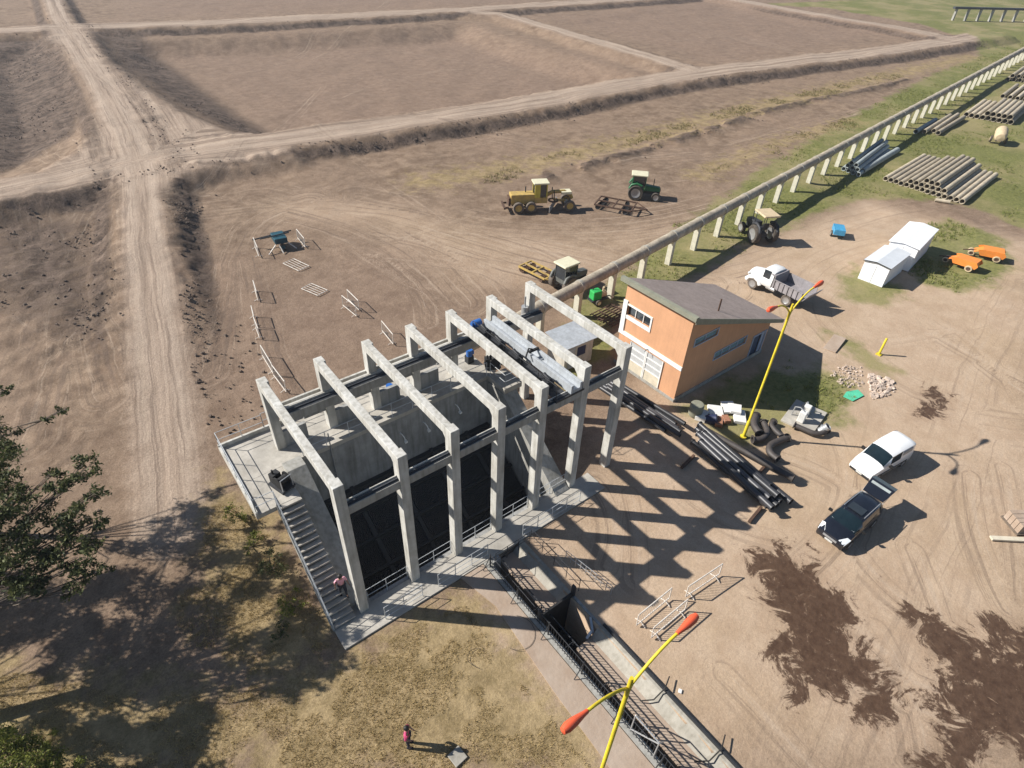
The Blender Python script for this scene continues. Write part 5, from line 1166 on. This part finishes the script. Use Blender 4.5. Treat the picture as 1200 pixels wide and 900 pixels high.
def person(loc, rz, label, shirt, trousers, legs, arms, lean=0.0, vest=None):
    t = empty('person', loc, rz, label, 'person')
    lx = lambda z: lean*(z-.92)
    J = {'pel':(0,0,.93,.125),'sp':(lx(1.15),0,1.14,.115),'ch':(lx(1.35),0,1.34,.135),'nk':(lx(1.5)+.01,0,1.50,.055),'hb':(lx(1.58)+.02,0,1.57,.075),'hm':(lx(1.66)+.03,0,1.65,.098),'ht':(lx(1.75)+.02,0,1.735,.07),'no':(lx(1.65)+.135,0,1.635,.018)}
    E = [('pel','sp'),('sp','ch'),('ch','nk'),('nk','hb'),('hb','hm'),('hm','ht'),('hm','no')]
    for s, k in ((1,'L'),(-1,'R')):
        kn, an = legs[k]; el, wr = arms[k]
        J['hp'+k] = (0,s*.095,.88,.092); J['kn'+k] = (kn[0],s*.11,kn[1],.058); J['an'+k] = (an[0],s*.115,an[1],.040); J['to'+k] = (an[0]+.15,s*.13,an[1]-.05,.035)
        J['sh'+k] = (lx(1.42),s*.185,1.42,.062); J['el'+k] = (el[0]+lx(1.2),s*el[1],el[2],.042); J['wr'+k] = (wr[0]+lx(1.0),s*wr[1],wr[2],.030)
        d = Vector((J['wr'+k][0]-J['el'+k][0], J['wr'+k][1]-J['el'+k][1], J['wr'+k][2]-J['el'+k][2])).normalized(); w_ = Vector(J['wr'+k][:3]); pm = w_+d*.07; J['pa'+k] = (*pm,.034)
        E += [('pel','hp'+k),('hp'+k,'kn'+k),('kn'+k,'an'+k),('an'+k,'to'+k),('ch','sh'+k),('sh'+k,'el'+k),('el'+k,'wr'+k),('wr'+k,'pa'+k)]
        sd_ = d.cross(Vector((0,1,0))).normalized()
        for f, (o_, ln) in enumerate(((-.030,.062),(-.010,.075),(.010,.070),(.028,.055))):
            a = pm+d*.03+sd_*o_; b2 = a+d*ln+Vector((.012,0,0)); J['f%d%s' % (f,k)] = (*a,.010); J['g%d%s' % (f,k)] = (*b2,.008); E += [('pa'+k,'f%d%s' % (f,k)),('f%d%s' % (f,k),'g%d%s' % (f,k))]
        a = w_+d*.03-sd_*.045; J['th'+k] = (*a,.010); J['ti'+k] = (*(a+d*.045-sd_*.01),.008); E += [('wr'+k,'th'+k),('th'+k,'ti'+k)]
    def mk(name, keys, add_, mt):
        ks = [k for k in J if k in keys]; ix = {k:i for i, k in enumerate(ks)}
        return skinned(name, [J[k][:3] for k in ks], [(ix[a],ix[b]) for a, b in E if a in ix and b in ix], [J[k][3]+add_ for k in ks], mt, t)
    body = mk('body', set(J), 0, M['skin'])
    mk('shirt', {'pel','sp','ch','shL','shR','elL','elR'}, .022, shirt)
    mk('trousers', {'pel','hpL','hpR','knL','knR','anL','anR'}, .02, trousers)
    hx = J['hm'][0]; MB().lathe([(0,.125),(.07,.11),(.105,.05),(.112,-.01),(.10,-.06),(.0,-.07)], 14, Matrix.Translation((hx-.02,0,1.675)) @ Matrix.Rotation(-.25,4,'Y')).build('hair', M['hair'], t, 60)
    for k, s in (('L',1),('R',-1)): MB().obox((J['an'+k][0]+.06, J['an'+k][1]+s*.006, J['an'+k][2]-.055), (.27,.1,.08)).build('shoe', M['blackcloth'], t, bevel=.02)
    for s in (-1, 1): MB().obox((hx+.088,s*.035,1.672), (.012,.028,.014)).build('eye', M['blackcloth'], body)
    MB().obox((hx+.088,0,1.592), (.012,.05,.012)).build('mouth', M['pink'], body)
    if vest: mk('vest', {'sp','ch'}, .045, vest)
    return t
zz_ = 1.0
for _ in range(30): p = at(403,697,zz_); zz_ = .5*zz_+.5*max(0, (p[1]+.05)*1.0064)
stz = math.floor(zz_/.235)*.235+.215
p = at(403,697,stz)
person((p[0], p[1], stz), R(-95), 'person in pink top and dark trousers walking on the concrete stairs', M['pink'], M['denim'], {'L':((.16,.50),(.10,.09)),'R':((-.02,.50),(-.14,.13))}, {'L':((.06,.27,1.16),(.22,.30,1.02)),'R':((-.08,.28,1.16),(.0,.30,.92))}, .12)
p = at(479,873); person((p[0], p[1], 0), R(-40), 'person in magenta jacket and black vest standing on the dry grass', M['magenta'], M['denim'], {'L':((.03,.50),(-.02,.09)),'R':((.03,.50),(.02,.09))}, {'L':((.0,.29,1.15),(.16,.24,1.02)),'R':((.0,.29,1.15),(.18,.22,1.05))}, .02, M['blackcloth'])

# ------------------------------------------------------------------ trees and plants
def leaves(name, lobes, mt, parent, per, size, flat=.8, seed=1):
    rg = np.random.default_rng(seed); C_ = []
    for (c, r) in lobes:
        k = max(5, int(9*r)); n = int(per*r*r)
        sub = rg.normal(size=(k,3)); sub /= np.linalg.norm(sub, axis=1)[:,None]; sub *= (r*rg.uniform(.35,1.0,(k,1))); sub[:,2] *= flat
        P = sub[rg.integers(0,k,n)]+rg.normal(size=(n,3))*r*.20*np.array([1,1,.7]); C_.append(P+np.asarray(c))
    C_ = np.vstack(C_); n = len(C_)
    a = rg.normal(size=(n,3)); a /= np.linalg.norm(a, axis=1)[:,None]; b = rg.normal(size=(n,3)); b -= a*(a*b).sum(1)[:,None]; b /= np.linalg.norm(b, axis=1)[:,None]
    L = rg.uniform(.6,1.3,(n,1))*size; Wd = L*rg.uniform(.32,.5,(n,1))
    V = np.stack([C_-a*L/2, C_+b*Wd/2, C_+a*L/2, C_-b*Wd/2], 1).reshape(-1,3)
    me = bpy.data.meshes.new(name); me.vertices.add(4*n); me.vertices.foreach_set('co', V.astype(np.float32).ravel()); me.loops.add(4*n); me.loops.foreach_set('vertex_index', np.arange(4*n, dtype=np.int32)); me.polygons.add(n); me.polygons.foreach_set('loop_start', np.arange(0,4*n,4,dtype=np.int32)); me.update(calc_edges=True); me.validate()
    me.materials.append(mt); o = bpy.data.objects.new(name, me); COL.objects.link(o); o.parent = parent; return o
def tree(base, lobes, label, mt, per=300, size=.22, tr=.28, fork=3.0, seed=1, group=None):
    base = np.array([base[0], base[1], 0.]); t = empty('tree', base, 0, label, 'tree', group); rn = random.Random(seed)
    L = [((np.array(c)-base), r) for c, r in lobes]; mb = MB()
    cen = np.mean([c for c, r in L], axis=0); top = np.array([cen[0]*.35, cen[1]*.35, fork])
    mb.tube([(0,0,-.2),(top[0]*.35,top[1]*.35,fork*.5),tuple(top)], [tr*1.25,tr,tr*.75], 10)
    for c, r in L:
        m1 = top+(c-top)*.35+np.array([rn.uniform(-.8,.8),rn.uniform(-.8,.8),.7]); m2 = top+(c-top)*.72+np.array([rn.uniform(-.4,.4),rn.uniform(-.4,.4),.25])
        mb.tube([tuple(top),tuple(m1),tuple(m2),tuple(c)], [tr*.22,tr*.14,tr*.08,.012], 7)
        for _ in range(4):
            e = c+np.array([rn.uniform(-1,1),rn.uniform(-1,1),rn.uniform(-.4,.6)])*r*.8; mb.tube([tuple(m2),tuple((c+e)/2),tuple(e)], [.02,.014,.008], 5)
    mb.build('trunk', M['bark'], t, 60); leaves('crown', L, mt, t, per, size, seed=seed)
    return t
def shl(px, py, h): g_ = at(px, py); return np.array([g_[0]+1.352*h*SUN_DIR2[0], g_[1]+1.352*h*SUN_DIR2[1], h])
inl = [(tuple(at(*q)), r*.98) for q, r in (((96,552,8.2),.62),((108,578,7.8),.55),((72,572,8.0),.6),((48,598,7.6),.8),((92,605,7.4),.7),((112,612,7.2),.5),((22,632,7.4),.9),((62,640,7.0),.85),((100,652,6.8),.6),((118,668,6.4),.45),((38,676,6.6),.7),((86,690,6.2),.5),((5,660,7),.8),((60,556,8.0),.45),((30,574,8.0),.6),((8,600,7.8),.8),((75,620,7.2),.75),((50,660,6.8),.7),((105,632,7.0),.6),((20,690,6.6),.7),((100,540,8.2),.5),((84,668,6.6),.6))]
sh1 = [(tuple(shl(*q)), r) for q, r in (((240,650,7.2),1.3),((205,700,7.4),1.4),((165,742,7.2),1.3),((262,735,7.0),1.2),((325,735,8.0),1.1),((290,690,7.6),1.2),((225,765,6.6),1.3),((300,770,6.8),1.0),((275,650,7.6),1.0),((215,600,7.6),1.1),((240,625,7.9),1.1),((198,645,7.4),1.2),((315,660,8.4),1.0),((350,695,8.6),1.0),((345,725,8.3),1.0),((160,690,7.0),1.3),((200,740,6.8),1.3),((240,700,7.0),1.2),((270,795,6.5),1.1),((335,800,7.0),.9),((375,765,8.4),.8))]
tree((-17.0, 6.2), inl+sh1, 'dark olive tree whose crown reaches into the left edge of the photo', LEAF, 900, .19, .30, 3.6, 3)
sh2 = [(tuple(shl(*q)), r) for q, r in (((130,800,6.6),1.3),((190,815,6.4),1.3),((145,860,6.2),1.2),((215,860,6.0),1.1),((80,735,7.0),1.3),((40,715,7.2),1.4),((10,730,7.2),1.4),((95,770,6.6),1.0),((180,880,5.8),1.0),((120,690,7.0),1.2),((110,740,6.9),1.2),((150,780,6.5),1.2),((60,850,6.0),1.0),((110,870,5.9),1.1),((190,790,6.4),1.2),((205,860,6.0),1.1),((215,890,5.8),1.1),((240,835,6.2),.8),((60,790,6.4),.7))]
tree((-22.5, 11.5), sh2, 'tree just outside the left edge casting the dark lower left shadow', LEAF, 1150, .22, .19, 4.0, 5)
up = [(tuple(at(*q)), r) for q, r in (((8,457,8.6),.36),((-22,470,8.2),.5),((72,481,8.2),.36),((58,490,8.1),.30),((6,522,7.6),.3),((20,505,7.9),.26),((2,548,7.4),.36))]
sh3 = [(tuple(shl(*q)), r) for q, r in (((185,620,7.6),.9),((255,575,8.8),.6),((225,600,8.4),.7),((300,560,9.2),.45),((150,640,7.2),.9),((20,690,7.6),1.4),((110,690,7.4),1.2))]
tree((-15.5, 17.5), up+sh3, 'thin tree with sparse twigs poking in above at the left edge', LEAF, 800, .2, .2, 4.0, 8)
bl = [(tuple(at(*q)), r) for q, r in (((12,872,2.2),.75),((40,880,2.0),.7),((-8,890,2.2),.8),((28,898,2.2),.8),((62,893,1.6),.6),((5,858,1.9),.5),((52,868,1.4),.4),((85,905,1.4),.5))]
b0 = at(25,905); tree((b0[0], b0[1]), bl, 'sunlit yellow green bush in the bottom left corner', LEAF2, 1900, .13, .1, .5, 4)
def shrub(px, r, label, mt, seed, per=420):
    g_ = at(*px); t = empty('shrub', (g_[0], g_[1], 0), 0, label, 'shrub', 'shrubs by the stairs'); rn = random.Random(seed); mb = MB(); L = []
    for i in range(6):
        c = (rn.uniform(-1,1)*r*.7, rn.uniform(-1,1)*r*.7, rn.uniform(.35,.9)*r); L.append((np.array(c), r*rn.uniform(.35,.55))); mb.tube([(0,0,-.05),(c[0]*.5,c[1]*.5,c[2]*.6),c], [.03,.02,.01], 5)
    mb.build('stems', M['bark'], t); leaves('foliage', L, mt, t, per*2, .12, seed=seed)
for q, r, lb, mt_, sd_ in (((283,607),.8,'yellowish shrub below the corner of the deck landing',LEAF2,1), ((296,640),.7,'brown green shrub in front of the landing, left of the stairs',LEAF2,2), ((318,668),.9,'dark shrub halfway along the left side of the stairs',LEAF,3), ((345,712),.8,'olive shrub near the lower half of the stairs',LEAF2,4), ((330,745),.6,'small shrub below the olive one, in tree shade',LEAF,5)): shrub(q, r, lb, mt_, sd_)

def tufts(name, label, polys_, n, hgt, mt, seed, thr=.45, fr=.6):
    rg = np.random.default_rng(seed); X = []; Y = []
    tot = [abs(sum(P[i-1][0]*P[i][1]-P[i][0]*P[i-1][1] for i in range(len(P))))/2 for P in map(wpoly, polys_)]; T = sum(tot)
    for P, a in zip(map(wpoly, polys_), tot):
        m_ = int(n*a/T*4)+10; x = rg.uniform(P[:,0].min(), P[:,0].max(), m_); y = rg.uniform(P[:,1].min(), P[:,1].max(), m_)
        d = sdf(x, y, P); k = (d+(fbm(x*.5,y*.5,3,7)-.5)*5 > .3) & (fbm(x*fr, y*fr, 4, 13) > thr) & ~((x > -1.6) & (x < 19) & (y > -1.35) & (y < 11)) & ~((x > 4.4) & (x < 9.9) & (y < -1)) & ~((x > 25) & (x < 36.6) & (y > 1.6) & (y < 7.8))
        x, y = x[k], y[k]; q = min(len(x), int(n*a/T)+1); X.append(x[:q]); Y.append(y[:q])
    x = np.concatenate(X); y = np.concatenate(Y); N = len(x); B = 5
    x = np.repeat(x, B)+rg.normal(size=N*B)*hgt*.35; y = np.repeat(y, B)+rg.normal(size=N*B)*hgt*.35; h = np.repeat(rg.uniform(.4,1.2,N), B)*hgt*rg.uniform(.5,1.1,N*B)
    a = rg.uniform(0,6.28,N*B); w_ = h*.16; ln = h*rg.uniform(.2,.9,N*B); b = rg.uniform(0,6.28,N*B); z0 = -.06
    P = np.stack([np.stack([x-np.cos(a)*w_, y-np.sin(a)*w_, 0*x+z0],1), np.stack([x+np.cos(a)*w_, y+np.sin(a)*w_, 0*x+z0],1), np.stack([x+np.cos(b)*ln, y+np.sin(b)*ln, h+z0],1)],1).reshape(-1,3)
    me = bpy.data.meshes.new(name); n3 = N*B; me.vertices.add(3*n3); me.vertices.foreach_set('co', P.astype(np.float32).ravel()); me.loops.add(3*n3); me.loops.foreach_set('vertex_index', np.arange(3*n3,dtype=np.int32)); me.polygons.add(n3); me.polygons.foreach_set('loop_start', np.arange(0,3*n3,3,dtype=np.int32)); me.update(calc_edges=True); me.validate()
    me.materials.append(mt); o = bpy.data.objects.new(name, me); COL.objects.link(o); tag(o, label, 'grass', None, 'stuff')
tufts('dry_grass', 'dry yellow grass growing in front of the intake and under the trees', [[(400,765),(470,725),(560,695),(590,740),(650,800),(690,860),(715,920),(300,920),(300,800)], [(265,580),(330,610),(340,680),(400,760),(300,800),(200,740)], [(-40,790),(120,790),(330,830),(250,920),(-40,920)]], 26000, .105, DRYG, 2, .42)
tufts('green_grass', 'short green grass along the raised pipe and around the sheds', [[(655,400),(690,345),(800,265),(905,190),(1000,135),(1105,82),(1200,50),(1200,265),(1110,235),(1010,232),(930,262),(870,285),(800,330),(740,350),(700,390)], [(1075,330),(1060,275),(1110,255),(1180,280),(1185,320),(1130,345)], [(800,480),(850,440),(960,430),(1000,450),(985,490),(900,500),(860,520)]], 16000, .26, GREENG, 4, .47, .22)
tufts('dry_weeds', 'straw coloured weeds along the old ditch in the field', [[(560,212),(600,192),(690,170),(780,146),(870,122),(960,102),(1060,80),(1060,95),(960,118),(870,138),(780,165),(690,190),(600,212)], [(820,200),(900,165),(1000,135),(1000,148),(910,180),(830,212)]], 3200, .28, WEED, 6, .50, .25)
# clods along the cut banks
def clods():
    rg = np.random.default_rng(5); pts = []
    for k_, (P, sgn) in enumerate(((RP[1], -1), (RP[0], -1), (RP[0], 1), (RP[2], -1))):
        hw, bw = ROADS[[1,0,0,2][k_]][1:]
        for a, b in zip(P[:-1], P[1:]):
            d = b-a; L = np.hypot(*d); n = int(L*[15,9,2,3][k_]); u = d/L; nr_ = np.array([-u[1], u[0]])
            tt = rg.uniform(0,1,n); off = sgn*(hw+bw*np.abs(rg.normal(.55,.42,n)))
            q = a+np.outer(tt, d)+np.outer(off, nr_); pts.append(q)
    q = np.vstack(pts); q2 = np.array(DITCH); 
    for a, b in zip(DITCH[:-1], DITCH[1:]):
        n = int(np.hypot(*(b-a))*10); q = np.vstack([q, a+np.outer(rg.uniform(0,1,n), b-a)+rg.normal(size=(n,2))*1.0])
    for P_, n_, z_ in (([(-60,64),(20,58),(56,60),(88,104),(96,142),(82,166),(0,198),(-60,208)], 2600, -1.2), ([(120,44),(165,48),(212,82),(262,120),(326,156),(282,155),(208,124),(148,80)], 1800, -.6), ([(-30,256),(108,250),(140,330),(124,426),(-30,350)], 900, 0), ([(205,245),(238,242),(248,400),(242,470),(226,440)], 900, 0)):
        W_ = wpoly(P_, z_); X_ = rg.uniform(W_[:,0].min(), W_[:,0].max(), n_*3); Y_ = rg.uniform(W_[:,1].min(), W_[:,1].max(), n_*3); k_ = sdf(X_, Y_, W_) > 0; q = np.vstack([q, np.stack([X_[k_], Y_[k_]], 1)[:n_]])
    kp = (np.hypot(q[:,0], q[:,1]) < 235) & (fbm(q[:,0]*.22, q[:,1]*.22, 3, 77)+rg.normal(size=len(q))*.07 > .5); q = q[kp]; z = hz(q[:,0], q[:,1])
    return [(float(a), float(b), float(c)+.02) for (a, b), c in zip(q, z)]
lumps('soil_clods', 'dark clods of dug soil strewn along the road banks and the ditch', 'soil', clods(), (.03,.17), M['clod'], 'stuff', 9)

# ------------------------------------------------------------------ thin haze of the air
def haze():
    m_ = bpy.data.materials.new('thin_air'); m_.use_nodes = True; n = m_.node_tree.nodes; l = m_.node_tree.links
    n.remove(n['Principled BSDF']); v = n.new('ShaderNodeVolumePrincipled'); v.inputs['Color'].default_value = (.80,.86,.95,1); v.inputs['Density'].default_value = .0003; v.inputs['Anisotropy'].default_value = .2
    l.new(v.outputs[0], n['Material Output'].inputs['Volume'])
    o = MB().box(-4500, 5500, -4500, 5500, -7.0, 40.0).build('haze', m_); tag(o, 'thin pale haze in the air over the far field', 'haze', None, 'stuff')
haze()
